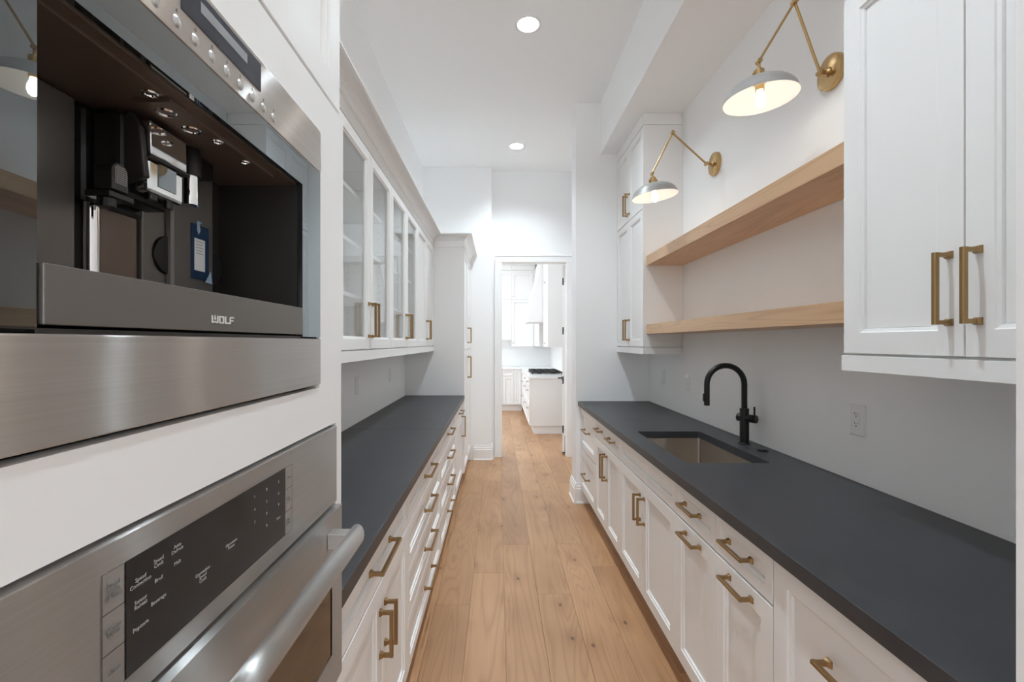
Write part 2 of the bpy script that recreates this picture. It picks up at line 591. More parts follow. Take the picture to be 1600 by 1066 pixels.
# the doorway: frame with casing, hinges, an open leaf
door = part('door_1', lambda bm: (box(bm, DX0 - 0.018, DX0, YD - 0.012, YD + 0.112, 0, DZ), box(bm, DX1, DX1 + 0.018, YD - 0.012, YD + 0.112, 0, DZ),
                                  box(bm, DX0 - 0.018, DX1 + 0.018, YD - 0.012, YD + 0.112, DZ, DZ + 0.018)), 'trim')
tag(door, 'white cased doorway into the kitchen with its leaf swung open', None, None, 'structure')
def casing(bm, y, s):
    for xa, xb in ((DX0 - 0.006, DX0 - 0.094), (DX1 + 0.006, DX1 + 0.094)):
        box(bm, xa, xb, y, y + s * 0.018, 0, DZ + 0.006)
        o = xb
        box(bm, o, o + (0.012 if xb < xa else -0.012), y, y + s * 0.026, 0, DZ + 0.094)
    box(bm, DX0 - 0.094 + 0.012, DX1 + 0.094 - 0.012, y, y + s * 0.018, DZ + 0.006, DZ + 0.082)
    box(bm, DX0 - 0.094, DX1 + 0.094, y, y + s * 0.026, DZ + 0.082, DZ + 0.094)
part('casing', lambda bm: casing(bm, YD, -1), 'trim', door, bevel=0.003)
part('casing', lambda bm: casing(bm, YD + 0.1, 1), 'trim', door, bevel=0.003)
leafm = Matrix.Translation((0.828, 5.885, 0)) @ Matrix.Rotation(-math.radians(8), 4, 'Z')
def leaf(bm):
    v = box(bm, 0, 0.036, 0, 0.805, 0.012, 2.435)
    bmesh.ops.transform(bm, matrix=leafm, verts=bm.verts)
lf = part('door_leaf', leaf, 'trim', door)
for i, z in enumerate((2.226, 1.593, 0.958, 0.327)):
    def hinge(bm, z=z):
        pts = []
        for a in range(8):
            pts.append(a)
        box(bm, 0.829, 0.866, 5.8825, 5.8855, z - 0.047, z + 0.047)
        tube(bm, [(0.872, 5.886, z - 0.05), (0.872, 5.886, z + 0.05)], 0.0065, 10)
        for zz in (-0.03, 0, 0.03):
            tube(bm, [(0.842 + 0.008 * (zz == 0), 5.883, z + zz), (0.842 + 0.008 * (zz == 0), 5.8795, z + zz)], 0.004, 8)
    h = part('hinge', hinge, 'black', door)
def lever(bm):
    tube(bm, [(-0.002, 0.735, 0.93), (-0.012, 0.735, 0.93)], 0.027, 20)
    tube(bm, [(-0.01, 0.735, 0.93), (-0.06, 0.735, 0.93)], 0.009, 12)
    tube(bm, [(-0.056, 0.742, 0.93), (-0.056, 0.62, 0.93)], 0.008, 12)
    bmesh.ops.transform(bm, matrix=leafm, verts=bm.verts)
part('door_handle', lever, 'black', lf, smooth=True)
def stop(bm):
    box(bm, 0.031, 0.036, -0.004, 0.0, 0.03, 0.24)
    box(bm, -0.002, 0.036, -0.010, 0.0, 0.02, 0.032)
    bmesh.ops.transform(bm, matrix=leafm, verts=bm.verts)
part('door_stop', stop, 'black', lf)

# ------------------------------------------------------------------ cabinet joinery
_cache = {}
def rings_mesh(bm, w, h, prof, fill=True):
    """concentric rectangular rings, prof: (inset, y)"""
    R = []
    for i, y in prof:
        R.append([bm.verts.new(p) for p in ((-w / 2 + i, y, i), (w / 2 - i, y, i), (w / 2 - i, y, h - i), (-w / 2 + i, y, h - i))])
    for a, b in zip(R, R[1:]):
        for k in range(4):
            bm.faces.new((a[k], a[(k + 1) % 4], b[(k + 1) % 4], b[k]))
    if fill:
        bm.faces.new(R[-1])
        bm.faces.new(R[0][::-1])
    else:
        for k in range(4):
            a, b = R[-1], R[0]
            bm.faces.new((a[k], a[(k + 1) % 4], b[(k + 1) % 4], b[k]))

def door_mesh(w, h, fr=0.058, glass=False, m='cab', T=0.02):
    key = (round(w, 4), round(h, 4), fr, glass, m)
    if key not in _cache:
        bm = bmesh.new()
        e = 0.0012
        prof = [(0, 0), (0, -T + e), (e, -T), (fr - 0.001, -T), (fr, -T + 0.0012), (fr + 0.0015, -T + 0.004), (fr + 0.009, -T + 0.006), (fr + 0.0105, -T + 0.0115)]
        if glass:
            prof += [(fr + 0.0105, -0.003), (fr + 0.004, -0.001), (fr + 0.004, 0)]
            rings_mesh(bm, w, h, prof, False)
        else:
            q = fr + 0.0105
            prof += [(q + 0.0003, -T + 0.015), (q + 0.0016, -T + 0.015), (q + 0.0019, -T + 0.0118)]
            rings_mesh(bm, w, h, prof, True)
        _cache[key] = to_mesh('door', bm, m)
    return _cache[key]

def pull_mesh(L, m='brass'):
    key = ('pull', L, m)
    if key not in _cache:
        bm = bmesh.new()
        s, P, b = 0.0055, 0.036, 0.0085
        c = 0.0022
        # bar with chamfered edges along z
        sec = [(-s + c, -P - s), (s - c, -P - s), (s, -P - s + c), (s, -P + s), (-s, -P + s), (-s, -P - s + c)]
        prism(bm, sec, 'z', -L / 2 - s, L / 2 + s)
        for q in (-1, 1):
            z = q * L / 2
            box(bm, -s * 0.9, s * 0.9, -P + s * 0.5, -0.006, z - s * 0.9, z + s * 0.9)
            # flared square foot
            lo = [bm.verts.new(p) for p in ((-b, 0.0, z - b), (b, 0.0, z - b), (b, 0.0, z + b), (-b, 0.0, z + b))]
            mi = [bm.verts.new(p) for p in ((-b, -0.004, z - b), (b, -0.004, z - b), (b, -0.004, z + b), (-b, -0.004, z + b))]
            up = [bm.verts.new(p) for p in ((-s, -0.011, z - s), (s, -0.011, z - s), (s, -0.011, z + s), (-s, -0.011, z + s))]
            for A, B in ((lo, mi), (mi, up)):
                for k in range(4):
                    bm.faces.new((A[k], A[(k + 1) % 4], B[(k + 1) % 4], B[k]))
            bm.faces.new(up); bm.faces.new(lo[::-1])
        _cache[key] = to_mesh('pull', bm, m)
    return _cache[key]

T = 0.02
def front(cab, name, x0, x1, z0, z1, fr=0.058, glass=False, pull=None, gap=0.002, m='cab'):
    """a door or drawer front on local face y=0; pull = (x, z, length, horizontal)"""
    w, h = x1 - x0 - 2 * gap, z1 - z0 - 2 * gap
    d = put(name, door_mesh(w, h, fr, glass, m), cab, ((x0 + x1) / 2, 0, z0 + gap))
    if glass:
        part('glass_pane', lambda bm: box(bm, -w / 2 + fr + 0.006, w / 2 - fr - 0.006, -0.0075, -0.0035, fr + 0.006, h - fr - 0.006), 'glass', d)
    if pull:
        px, pz, L, hor = pull
        put('pull', pull_mesh(L), d, (px - (x0 + x1) / 2, -T, pz - z0 - gap), (0, PI / 2 if hor else 0, 0))
    return d

def carcass_base(cab, w, depth, top=0.874, z0=0.122, m='cab'):
    part('carcass', boxes((-w / 2 + 0.0004, w / 2 - 0.0004, 0, depth, z0, top)), m, cab)
    part('toe_kick', boxes((-w / 2 + 0.0004, w / 2 - 0.0004, 0.06, depth, 0.001, z0)), m, cab)

# ------------------------------------------------------------------ left run: base cabinets
FL = -0.377
RZL, RZR = PI / 2, -PI / 2
DEPL = FL - XL - 0.003
def baseL(y0, y1, label):
    return thing('base_cabinet', label, 'cabinet', (FL, (y0 + y1) / 2, 0), RZL, 'white base cabinets'), y1 - y0
# drawer over two doors, next to the oven tower
c, w = baseL(0.945, 1.817, 'white base cabinet beside the oven tower, one drawer above two doors')
carcass_base(c, w, DEPL)
front(c, 'drawer', -w / 2, w / 2, 0.72, 0.868, 0.04, pull=(0.005, 0.800, 0.224, True))
front(c, 'door', -w / 2, 0.03, 0.125, 0.715, pull=(0.0, 0.565, 0.128, False))
front(c, 'door', 0.03, w / 2, 0.125, 0.715, pull=(0.06, 0.565, 0.128, False))
for y0, y1, lab in ((1.817, 2.85, 'white four-drawer base cabinet, the nearer of two under the left counter'),
                    (2.85, 3.85, 'white four-drawer base cabinet, the farther of two under the left counter')):
    c, w = baseL(y0, y1, lab)
    carcass_base(c, w, DEPL)
    for z0, z1, pz in ((0.72, 0.868, 0.794), (0.54, 0.716, 0.628), (0.345, 0.536, 0.440), (0.125, 0.341, 0.25)):
        front(c, 'drawer', -w / 2, w / 2, z0, z1, 0.042, pull=(0, pz, 0.224, True))
c, w = baseL(3.85, 4.566, 'white base cabinet with one drawer above one door beside the pantry cabinet')
carcass_base(c, w, DEPL)
front(c, 'drawer', -w / 2, w / 2, 0.72, 0.868, 0.042, pull=(0.06, 0.794, 0.192, True))
front(c, 'door', -w / 2, w / 2, 0.125, 0.716, pull=(w / 2 - 0.075, 0.62, 0.192, False))

ct = thing('countertop', 'long charcoal stone countertop on the left-hand drawers', 'countertop', (-0.63, 2.75, 0.875))
def slab(x0, x1, y0, y1, z0=0.875, z1=0.915):
    return boxes((x0 + 0.63, x1 + 0.63, y0 - 2.75, y1 - 2.75, z0 - 0.875, z1 - 0.875))
part('slab', slab(XL + 0.001, -0.3325, 0.943, 2.7894), 'stone', ct, bevel=0.002)
part('slab', slab(XL + 0.001, -0.3325, 2.7903, 4.564), 'stone', ct, bevel=0.002)

# ------------------------------------------------------------------ left run: glazed upper cabinets
FU = -0.6586
DEPU = FU - XL - 0.001
RAILB, DB, DTOP, CB, CT = 1.358, 1.410, 2.392, 2.457, 2.518
T = 0.02
def crown_profile(bm, x0, x1, m0=0.0, m1=0.0, proj=0.08, zb=CB, zt=CT, back=0.02):
    """cove crown along local x; m0,m1 = extra length per unit of projection at the ends (mitres)"""
    prof = [(back, zb), (-0.002, zb), (-0.004, zb + 0.005)]
    for k in range(7):
        t = k / 6 * PI / 2
        prof.append((-0.006 - (proj - 0.014) * (1 - math.cos(t)), zb + 0.006 + (zt - zb - 0.018) * math.sin(t)))
    prof += [(-proj + 0.004, zt - 0.010), (-proj, zt - 0.009), (-proj, zt), (back, zt)]
    A = [bm.verts.new((x0 - m0 * max(0, -y), y - T, z)) for y, z in prof]
    B = [bm.verts.new((x1 + m1 * max(0, -y), y - T, z)) for y, z in prof]
    n = len(prof)
    for k in range(n):
        bm.faces.new((A[k], A[(k + 1) % n], B[(k + 1) % n], B[k]))
    bm.faces.new(A[::-1]); bm.faces.new(B)

names = ['white upper cabinet with clear glass doors, tucked against the oven tower',
         'white upper cabinet with the two widest-looking clear glass doors, on the left',
         'white glass-door upper cabinet beside the one with solid doors, on the left',
         'white upper cabinet with two solid doors beside the pantry cabinet']
ST = 0.455
for i in range(4):
    y1 = 4.566 - 2 * ST * (3 - i)
    y0 = y1 - 2 * ST
    glass = i < 3
    if i == 0: y0 = 0.945
    w = y1 - y0
    c = thing('upper_cabinet', names[i], 'cabinet', (FU, (y0 + y1) / 2, 0), RZL, 'white upper cabinets')
    t = 0.018
    h = w / 2 - 0.0004
    if glass:
        def shell(bm, h=h):
            box(bm, -h, -h + t, 0, DEPU, DB, CB)
            box(bm, h - t, h, 0, DEPU, DB, CB)
            box(bm, -h + t, h - t, DEPU - 0.008, DEPU, DB + t, DTOP - 0.03)
            box(bm, -h + t, h - t, 0, DEPU, DB, DB + t + 0.006)
            box(bm, -h + t, h - t, 0, DEPU, DTOP - 0.04, CB)
        part('carcass', shell, 'cab', c)
        for z in (1.676, 1.927, 2.168):
            part('shelf', boxes((-h + t, h - t, 0.03, DEPU - 0.008, z - 0.019, z)), 'cab', c)
        def pins(bm, h=h):
            for sx in (-1, 1):
                for yy in (0.05, 0.235):
                    for k in range(22):
                        zz = DB + 0.09 + 0.04 * k
                        x = sx * (h - t)
                        tube(bm, [(x, yy, zz), (x - sx * 0.0006, yy, zz)], 0.003, 6)
        tag(part('shelf_pin_holes', pins, 'lightmark', c), kind='stuff')
    else:
        part('carcass', boxes((-h, h, 0, DEPU, DB, CB)), 'cab', c)
    part('light_rail', boxes((-h, h, -T - 0.002, 0.0, RAILB, DB - 0.004), (-h, h, 0.0, DEPU, DB - 0.022, DB)), 'cab', c, bevel=0.0015)
    part('frieze', boxes((-h, h, -T, 0.0, DTOP + 0.003, CB)), 'cab', c)
    part('crown', lambda bm, h=h, i=i: crown_profile(bm, -h, h, 0, -1.0 if i == 3 else 0), 'cab', c)
    xm = 0 if i else (0.945 + y1 - 2 * ST * 0 - ST) * 0
    pz = 1.555
    front(c, 'door', -h, 0, DB, DTOP, 0.05, glass, (-0.032, pz, 0.16, False))
    front(c, 'door', 0, h, DB, DTOP, 0.05, glass, (0.032, pz, 0.16, False))

# pantry cabinet at the far end of the left run
y0, y1 = 4.567, 5.62
FP = -0.355
c = thing('pantry_cabinet', 'tall white pantry cabinet with crown, at the far end of the left counter', 'cabinet', (FP, (y0 + y1) / 2, 0), RZL)
w = y1 - y0
dp = FP - XL - 0.002
part('carcass', boxes((-w / 2, w / 2, 0, dp, 0.128, CB)), 'cab', c)
part('toe_kick', boxes((-w / 2, w / 2, 0.06, dp, 0.001, 0.128)), 'cab', c)
part('frieze', boxes((-w / 2, w / 2, -T - 0.002, 0.0, DTOP + 0.003, CB), (-w / 2 - 0.008, -w / 2, -T, FP - FU - T - 0.001, DTOP + 0.003, CB - 0.001)), 'cab', c)
def ret(bm):
    # return along the side that faces the camera, mitred at the front corner
    prof = [(0.0, CB), (-0.002, CB), (-0.004, CB + 0.005)]
    proj, zb, zt = 0.08, CB, CT
    for k in range(7):
        t = k / 6 * PI / 2
        prof.append((-0.006 - (proj - 0.014) * (1 - math.cos(t)), zb + 0.006 + (zt - zb - 0.018) * math.sin(t)))
    prof += [(-proj + 0.004, zt - 0.010), (-proj, zt - 0.009), (-proj, zt), (0.0, zt)]
    A = [bm.verts.new((-w / 2 + p, p - T, z)) for p, z in prof]
    B = [bm.verts.new((-w / 2 + p, FP - FU - T + p - 0.001, z)) for p, z in prof]
    n = len(prof)
    for k in range(n):
        bm.faces.new((A[k], A[(k + 1) % n], B[(k + 1) % n], B[k]))
    bm.faces.new(A[::-1]); bm.faces.new(B)
part('crown', lambda bm: crown_profile(bm, -w / 2, w / 2, 1.0, 0), 'cab', c)
part('crown', ret, 'cab', c)
for q in (-1, 1):
    x0, x1 = (-w / 2, 0) if q < 0 else (0, w / 2)
    front(c, 'door', x0, x1, 1.375, DTOP, pull=(q * 0.035, 1.522, 0.16, False))
    front(c, 'door', x0, x1, 0.135, 1.365, pull=(q * 0.035, 1.17, 0.224, False))

# ------------------------------------------------------------------ oven tower
FT = -0.322
ym = 0.5225
tw = thing('oven_tower', 'tall white cabinet housing the coffee machine and the oven', 'cabinet', (FT, ym, 0), RZL)
HW = 0.4175
DT = FT - XL - 0.002
FRT = 0.02
part('carcass', boxes((-HW, -HW + 0.018, FRT, DT, 0.128, 2.46), (HW - 0.018, HW, FRT, DT, 0.128, 2.46), (-HW, HW, DT - 0.012, DT, 0.128, 2.46),
                      (-HW, HW, FRT, DT, 0.128, 0.15), (-HW, HW, FRT, DT, 0.765, 0.783), (-HW, HW, FRT, DT, 1.31, 1.345), (-HW, HW, FRT, DT, 1.85, 1.87), (-HW, HW, FRT, DT, 2.44, 2.46)), 'cab', tw)
part('toe_kick', boxes((-HW, HW, 0.075, DT, 0.001, 0.128)), 'cab', tw)
CW = 0.302     # half opening of the coffee machine
OW = 0.384     # half opening of the oven
part('face_frame', boxes((-HW, -CW, 0, FRT, 1.3635, 1.826), (CW, HW, 0, FRT, 1.3635, 1.826), (-HW, HW, 0, FRT, 1.826, 1.904),
                         (-HW, HW, 0, FRT, 1.286, 1.3635), (-HW, -OW, 0, FRT, 0.79, 1.286), (OW, HW, 0, FRT, 0.79, 1.286), (-HW, HW, 0, FRT, 0.755, 0.79)), 'cab', tw)
for q in (-1, 1):
    x0, x1 = (-HW + 0.006, 0) if q < 0 else (0, HW - 0.006)
    front(tw, 'door', x0, x1, 1.909, 2.42, 0.058).location.y = FRT
front(tw, 'drawer', -HW + 0.004, HW - 0.004, 0.44, 0.75, 0.05, pull=(0, 0.65, 0.224, True)).location.y = FRT
front(tw, 'drawer', -HW + 0.004, HW - 0.004, 0.135, 0.435, 0.05, pull=(0, 0.335, 0.224, True)).location.y = FRT

# text helper: lettering as thin raised meshes, local -y is the outward normal
def text_mesh(s, size, m, align='CENTER', thick=0.0002):
    key = ('txt', s, size, m, align)
    if key in _cache: return _cache[key]
    cu = bpy.data.curves.new('lettering', 'FONT')
    cu.body = s
    cu.size = size
    cu.align_x = align
    cu.align_y = 'CENTER'
    cu.extrude = thick
    cu.space_line = 0.85
    cu.resolution_u = 2
    o = bpy.data.objects.new('tmp', cu)
    COL.objects.link(o)
    bpy.context.view_layer.update()
    dg = bpy.context.evaluated_depsgraph_get()
    me = bpy.data.meshes.new_from_object(o.evaluated_get(dg))
    bpy.data.objects.remove(o)
    me.materials.clear()
    me.materials.append(M[m])
    me.transform(Matrix.Rotation(PI / 2, 4, 'X'))
    _cache[key] = me
    return me

# ------------------------------------------------------------------ coffee machine
CM0 = 1.370
ycm = 0.5245
cm = thing('coffee_machine', 'built-in black and stainless coffee machine in the oven tower', 'coffee machine', (FT, ycm, CM0), RZL)
def zz(z): return z - CM0
def xx(y): return y - ycm
HWc = 0.2975
ox0, ox1 = xx(0.318), xx(0.747)
oz0, oz1 = zz(1.457), zz(1.703)
part('control_strip', boxes((-HWc, HWc, -0.004, 0.02, zz(1.7495), zz(1.823))), 'litsteel', cm, bevel=0.0008)
part('lower_panel', boxes((-HWc, HWc, -0.004, 0.02, 0.0, zz(1.451))), 'steel', cm, bevel=0.0015)
part('glass_header', boxes((-HWc, HWc, -0.003, 0.004, oz1, zz(1.7485))), 'mirror', cm)
part('glass_side', boxes((ox1, HWc, -0.003, 0.004, zz(1.454), oz1)), 'mirror', cm)
gl = part('glass_side', boxes((-0.0455, 0.0455, -0.003, 0.004, zz(1.454), oz1)), 'mirror', cm, loc=((-HWc + ox0) / 2, 0, 0), rot=(0, 0, math.radians(1.75)))
part('housing', boxes((-HWc, HWc, 0.004, 0.012, oz1 + 0.004, zz(1.822)), (-HWc, ox0 - 0.002, 0.004, 0.02, zz(1.452), oz1), (ox1 + 0.002, HWc, 0.004, 0.02, zz(1.452), oz1),
                      (-HWc, HWc, 0.012, 0.3, 0.002, oz0 - 0.03), (-HWc, HWc, 0.14, 0.4, oz0 - 0.03, zz(1.82))), 'gap', cm)
CD = 0.133
part('cavity', boxes((ox0 - 0.002, ox0, 0.006, CD, oz0 - 0.004, oz1), (ox1, ox1 + 0.002, 0.006, CD, oz0 - 0.004, oz1),
                     (ox0, ox1, CD, CD + 0.003, oz0 - 0.004, oz1), (ox0, ox1, 0.0, CD, oz0 - 0.006, oz0 - 0.002)), 'darkplate', cm)
part('cavity_ceiling', boxes((ox0, ox1, 0.006, CD, oz1 - 0.002, oz1 + 0.003), (ox0 + 0.005, xx(0.47), 0.02, 0.06, oz1 - 0.005, oz1 - 0.002), (xx(0.48), xx(0.70), 0.022, 0.06, oz1 - 0.006, oz1 - 0.002)), 'brownplate', cm)
for (y, xd, r) in ((0.502, 0.042, 0.0105), (0.543, 0.042, 0.0105), (0.463, 0.030, 0.0075), (0.575, 0.030, 0.0065), (0.640, 0.032, 0.0065)):
    def ring(bm, y=y, xd=xd, r=r):
        mt = Matrix.Translation((xx(y), xd, oz1 - 0.0062))
        lathe(bm, [(r * 0.62, 0.0002), (r * 0.68, -0.0012), (r * 0.9, -0.0013), (r, 0.0002)], 20, mt, True)
    part('downlight', ring, 'chrome', cm, smooth=True)
tray = part('drip_tray', boxes((ox0 + 0.002, ox1 - 0.001, -0.0045, 0.006, zz(1.4575), zz(1.501)), (ox0 + 0.002, ox1 - 0.001, 0.006, 0.11, zz(1.4575), zz(1.475))), 'chargrey', cm, bevel=0.0008)
# logo: W with a flame, O, L, F
def logo(bm):
    y = -0.0002
    def poly(pts):
        A = [bm.verts.new((p[0], -0.0004, p[1])) for p in pts]
        B = [bm.verts.new((p[0], 0.0, p[1])) for p in pts]
        n = len(pts)
        for k in range(n): bm.faces.new((A[k], A[(k + 1) % n], B[(k + 1) % n], B[k]))
        bm.faces.new(A)
    def quad(x0, x1, z0, z1, s=0): poly([(x0, z0), (x1, z0), (x1 + s, z1), (x0 + s, z1)])
    H = 1.0
    # W
    quad(-2.05, -1.83, 0.0, 1.0, -0.05)
    quad(-1.27, -1.05, 0.0, 1.0, 0.05)
    poly([(-2.05, 0.0), (-1.83, 0.0), (-1.55, 0.09), (-1.55, 0.28), (-1.9, 0.17)])
    poly([(-1.55, 0.09), (-1.27, 0.0), (-1.05, 0.0), (-1.2, 0.17), (-1.55, 0.28)])
    poly([(-1.55, 0.38), (-1.40, 0.56), (-1.44, 0.80), (-1.55, 1.12), (-1.66, 0.80), (-1.70, 0.56)])
    # O
    quad(-0.92, -0.70, 0.12, 0.88); quad(-0.32, -0.10, 0.12, 0.88)
    poly([(-0.92, 0.12), (-0.80, 0.0), (-0.22, 0.0), (-0.10, 0.12), (-0.32, 0.2), (-0.70, 0.2)])
    poly([(-0.92, 0.88), (-0.70, 0.8), (-0.32, 0.8), (-0.10, 0.88), (-0.22, 1.0), (-0.80, 1.0)])
    # L
    quad(0.02, 0.24, 0.0, 1.0); quad(0.24, 0.80, 0.0, 0.2)
    # F
    quad(0.80, 1.02, 0.0, 0.84); poly([(0.80, 0.84), (0.80, 0.8), (1.55, 0.8), (1.58, 1.0), (0.92, 1.0)]); quad(1.02, 1.46, 0.38, 0.57)
    bmesh.ops.scale(bm, vec=(0.0118, 1, 0.0086), verts=bm.verts)
part('logo', logo, 'whitemark', tray, loc=(xx(0.5315), -0.0046, zz(1.4665)))
# control strip: display and touch keys
disp = part('display', boxes((xx(0.4595), xx(0.612), -0.0052, -0.003, zz(1.780), zz(1.8165))), 'display', cm)
part('display_window', boxes((xx(0.488), xx(0.578), -0.0056, -0.005, zz(1.797), zz(1.8085))), 'lcd', disp)
for k in range(9):
    def btn(bm):
        lathe(bm, [(0, -0.0022), (0.0035, -0.0020), (0.0052, -0.0010), (0.0062, 0.0), (0.0, 0.0)], 20, Matrix.Rotation(-PI / 2, 4, 'X') @ Matrix.Rotation(PI, 4, 'X') @ Matrix.Scale(-1, 4, (0, 0, 1)))
    if k == 0:
        b0 = bmesh.new(); btn(b0); bmesh.ops.transform(b0, matrix=Matrix.Identity(4), verts=b0.verts)
        bme = to_mesh('button', b0, 'plainsteel', True)
        b0 = bmesh.new()
        box(b0, -0.0015, 0.0015, -0.0003, 0, 0.0095, 0.0105); box(b0, -0.0008, 0.0008, -0.0003, 0, 0.0115, 0.0125)
        ime = to_mesh('button_symbol', b0, 'greymark')
        b0 = bmesh.new()
        box(b0, -0.0008, 0.0008, -0.0003, 0, -0.0105, -0.0095)
        ime2 = to_mesh('button_symbol', b0, 'greymark')
    yb = 0.425 + 0.0279 * k
    bo = put('button', bme, cm, (xx(yb), -0.0042, zz(1.7626)))
    put('button_symbol', ime if k % 2 else ime, bo, (0, 0, 0))
# back of the niche
def plate(name, y0, y1, d, m, z0=1.46, z1=1.70, th=0.012, bev=0.002):
    return part(name, boxes((xx(y0), xx(y1), d, d + th, zz(z0), zz(z1))), m, cm, bevel=bev)
plate('back_plate', 0.33, 0.479, CD - 0.013, 'chargrey')
def col(bm):
    tube(bm, [(xx(0.492), 0.116, zz(1.46)), (xx(0.492), 0.116, zz(1.594))], 0.0085, 20)
part('steam_column', col, 'chrome', cm, smooth=True)
plate('back_plate', 0.506, 0.560, CD - 0.014, 'brownplate')
plate('back_plate', 0.567, 0.612, CD - 0.014, 'chargrey')
pp = plate('container', 0.606, 0.699, CD - 0.022, 'chargrey', th=0.02, bev=0.006)
def knob(y):
    def f(bm):
        mt = Matrix.Translation((xx(y), CD - 0.0115, zz(1.560))) @ Matrix.Rotation(PI / 2, 4, 'X')
        lathe(bm, [(0, 0.006), (0.024, 0.006), (0.0255, 0.004), (0.0255, -0.004), (0, -0.004)], 28, mt)
    return f
part('container_grip', knob(0.6085), 'blackplastic', cm, smooth=True)
part('container_grip', knob(0.7015), 'blackplastic', cm, smooth=True)
def rod(bm):
    tube(bm, [(xx(0.708), CD - 0.008, zz(1.46)), (xx(0.708), CD - 0.008, zz(1.69))], 0.004, 12)
part('guide_rod', rod, 'darkplate', cm, smooth=True)
stk = part('sticker', lambda bm: (box(bm, xx(0.6445), xx(0.6835), CD - 0.0232, CD - 0.0222, zz(1.536), zz(1.614))), 'bluefilm', cm)
part('sticker_curl', lambda bm: (prism(bm, [(xx(0.6715), zz(1.533)), (xx(0.6875), zz(1.532)), (xx(0.6835), zz(1.55))], 'y', CD - 0.026, CD - 0.0252),
                                 prism(bm, [(xx(0.6585), zz(1.60)), (xx(0.6625), zz(1.606)), (xx(0.6605), zz(1.616)), (xx(0.6675), zz(1.619)), (xx(0.6560), zz(1.619)), (xx(0.6555), zz(1.607))], 'y', CD - 0.0245, CD - 0.0237)), 'paleblue', stk)
part('sticker_label', boxes((xx(0.6505), xx(0.6735), CD - 0.0240, CD - 0.0232, zz(1.548), zz(1.594))), 'label', stk, bevel=0.0003)
def lines(bm):
    for k in range(5):
        box(bm, xx(0.6535), xx(0.6705 - 0.003 * (k % 2)), CD - 0.0243, CD - 0.0239, zz(1.589 - 0.0042 * k), zz(1.5902 - 0.0042 * k))
part('label_print', lines, 'lightmark', stk)
# dispensing heads
part('spout_carriage', boxes((xx(0.4795), xx(0.566), CD - 0.018, CD - 0.003, zz(1.594), oz1 - 0.005), (xx(0.490), xx(0.566), 0.082, CD - 0.0175, zz(1.604), oz1 - 0.007)), 'blackplastic', cm, bevel=0.006)
sp = part('spout', lambda bm: prism(bm, [(xx(0.504), zz(1.612)), (xx(0.563), zz(1.612)), (xx(0.563), zz(1.650)), (xx(0.504), zz(1.650))], 'y', 0.064, 0.080), 'chrome', cm, bevel=0.004)
part('spout_cover', lambda bm: prism(bm, [(0.0605, zz(1.653)), (0.0815, zz(1.653)), (0.0815, zz(1.692)), (0.0615, zz(1.691))], 'x', xx(0.504), xx(0.564)), 'chrome', cm, bevel=0.002)
part('spout_cheek', lambda bm: prism(bm, [(0.060, zz(1.625)), (0.084, zz(1.618)), (0.084, zz(1.69)), (0.076, zz(1.697)), (0.066, zz(1.68))], 'x', xx(0.495), xx(0.5035)), 'darkplate', cm, bevel=0.002)
part('spout_trim', boxes((xx(0.502), xx(0.568), 0.0595, 0.084, zz(1.6495), zz(1.6525))), 'blackplastic', cm, bevel=0.001)
part('spout_slot', boxes((xx(0.520), xx(0.548), 0.0630, 0.066, zz(1.622), zz(1.648))), 'mirror', cm)
part('nozzle', lambda bm: (tube(bm, [(xx(0.52), 0.072, zz(1.612)), (xx(0.52), 0.072, zz(1.606))], 0.006, 14), tube(bm, [(xx(0.547), 0.072, zz(1.612)), (xx(0.547), 0.072, zz(1.604))], 0.005, 14)), 'blackplastic', cm, smooth=True)
part('water_head', lambda bm: (box(bm, xx(0.585), xx(0.655), 0.085, CD - 0.02, zz(1.675), oz1 - 0.004), tube(bm, [(xx(0.605), 0.085, zz(1.70)), (xx(0.605), 0.085, zz(1.664))], 0.0125, 20)), 'blackplastic', cm, smooth=True, bevel=0.001)
part('water_spout', lambda bm: tube(bm, [(xx(0.605), 0.085, zz(1.666)), (xx(0.605), 0.085, zz(1.626))], 0.0098, 20), 'chrome', cm, smooth=True)
gy, gz = 0.4725, 1.619
def grille(bm):
    pts = []
    for k in range(11):
        a = PI * k / 10
        pts.append((xx(gy) + 0.0105 * math.cos(a), zz(gz) + 0.0105 * math.sin(a)))
    pts += [(xx(gy) - 0.0105, zz(1.601)), (xx(gy) + 0.0105, zz(1.601))]
    prism(bm, pts, 'y', 0.068, 0.0855)
gr = part('milk_nozzle', grille, 'blackplastic', cm, bevel=0.001)
def mesh_dots(bm):
    for i in range(9):
        for j in range(9):
            x, z = -0.0085 + 0.0019 * i, -0.011 + 0.0021 * j
            if x * x + max(0, z) ** 2 < 0.0082 ** 2:
                box(bm, xx(gy) + x, xx(gy) + x + 0.0011, 0.0673, 0.0682, zz(gz) + z, zz(gz) + z + 0.0012)
tag(part('nozzle_mesh', mesh_dots, 'lightmark', gr), kind='stuff')
part('milk_arm', lambda bm: (box(bm, xx(0.464), xx(0.496), 0.072, 0.098, zz(1.594), zz(1.6005)), tube(bm, [(xx(gy), 0.082, zz(1.594)), (xx(gy), 0.082, zz(1.584))], 0.008, 16)), 'blackplastic', cm, bevel=0.001)

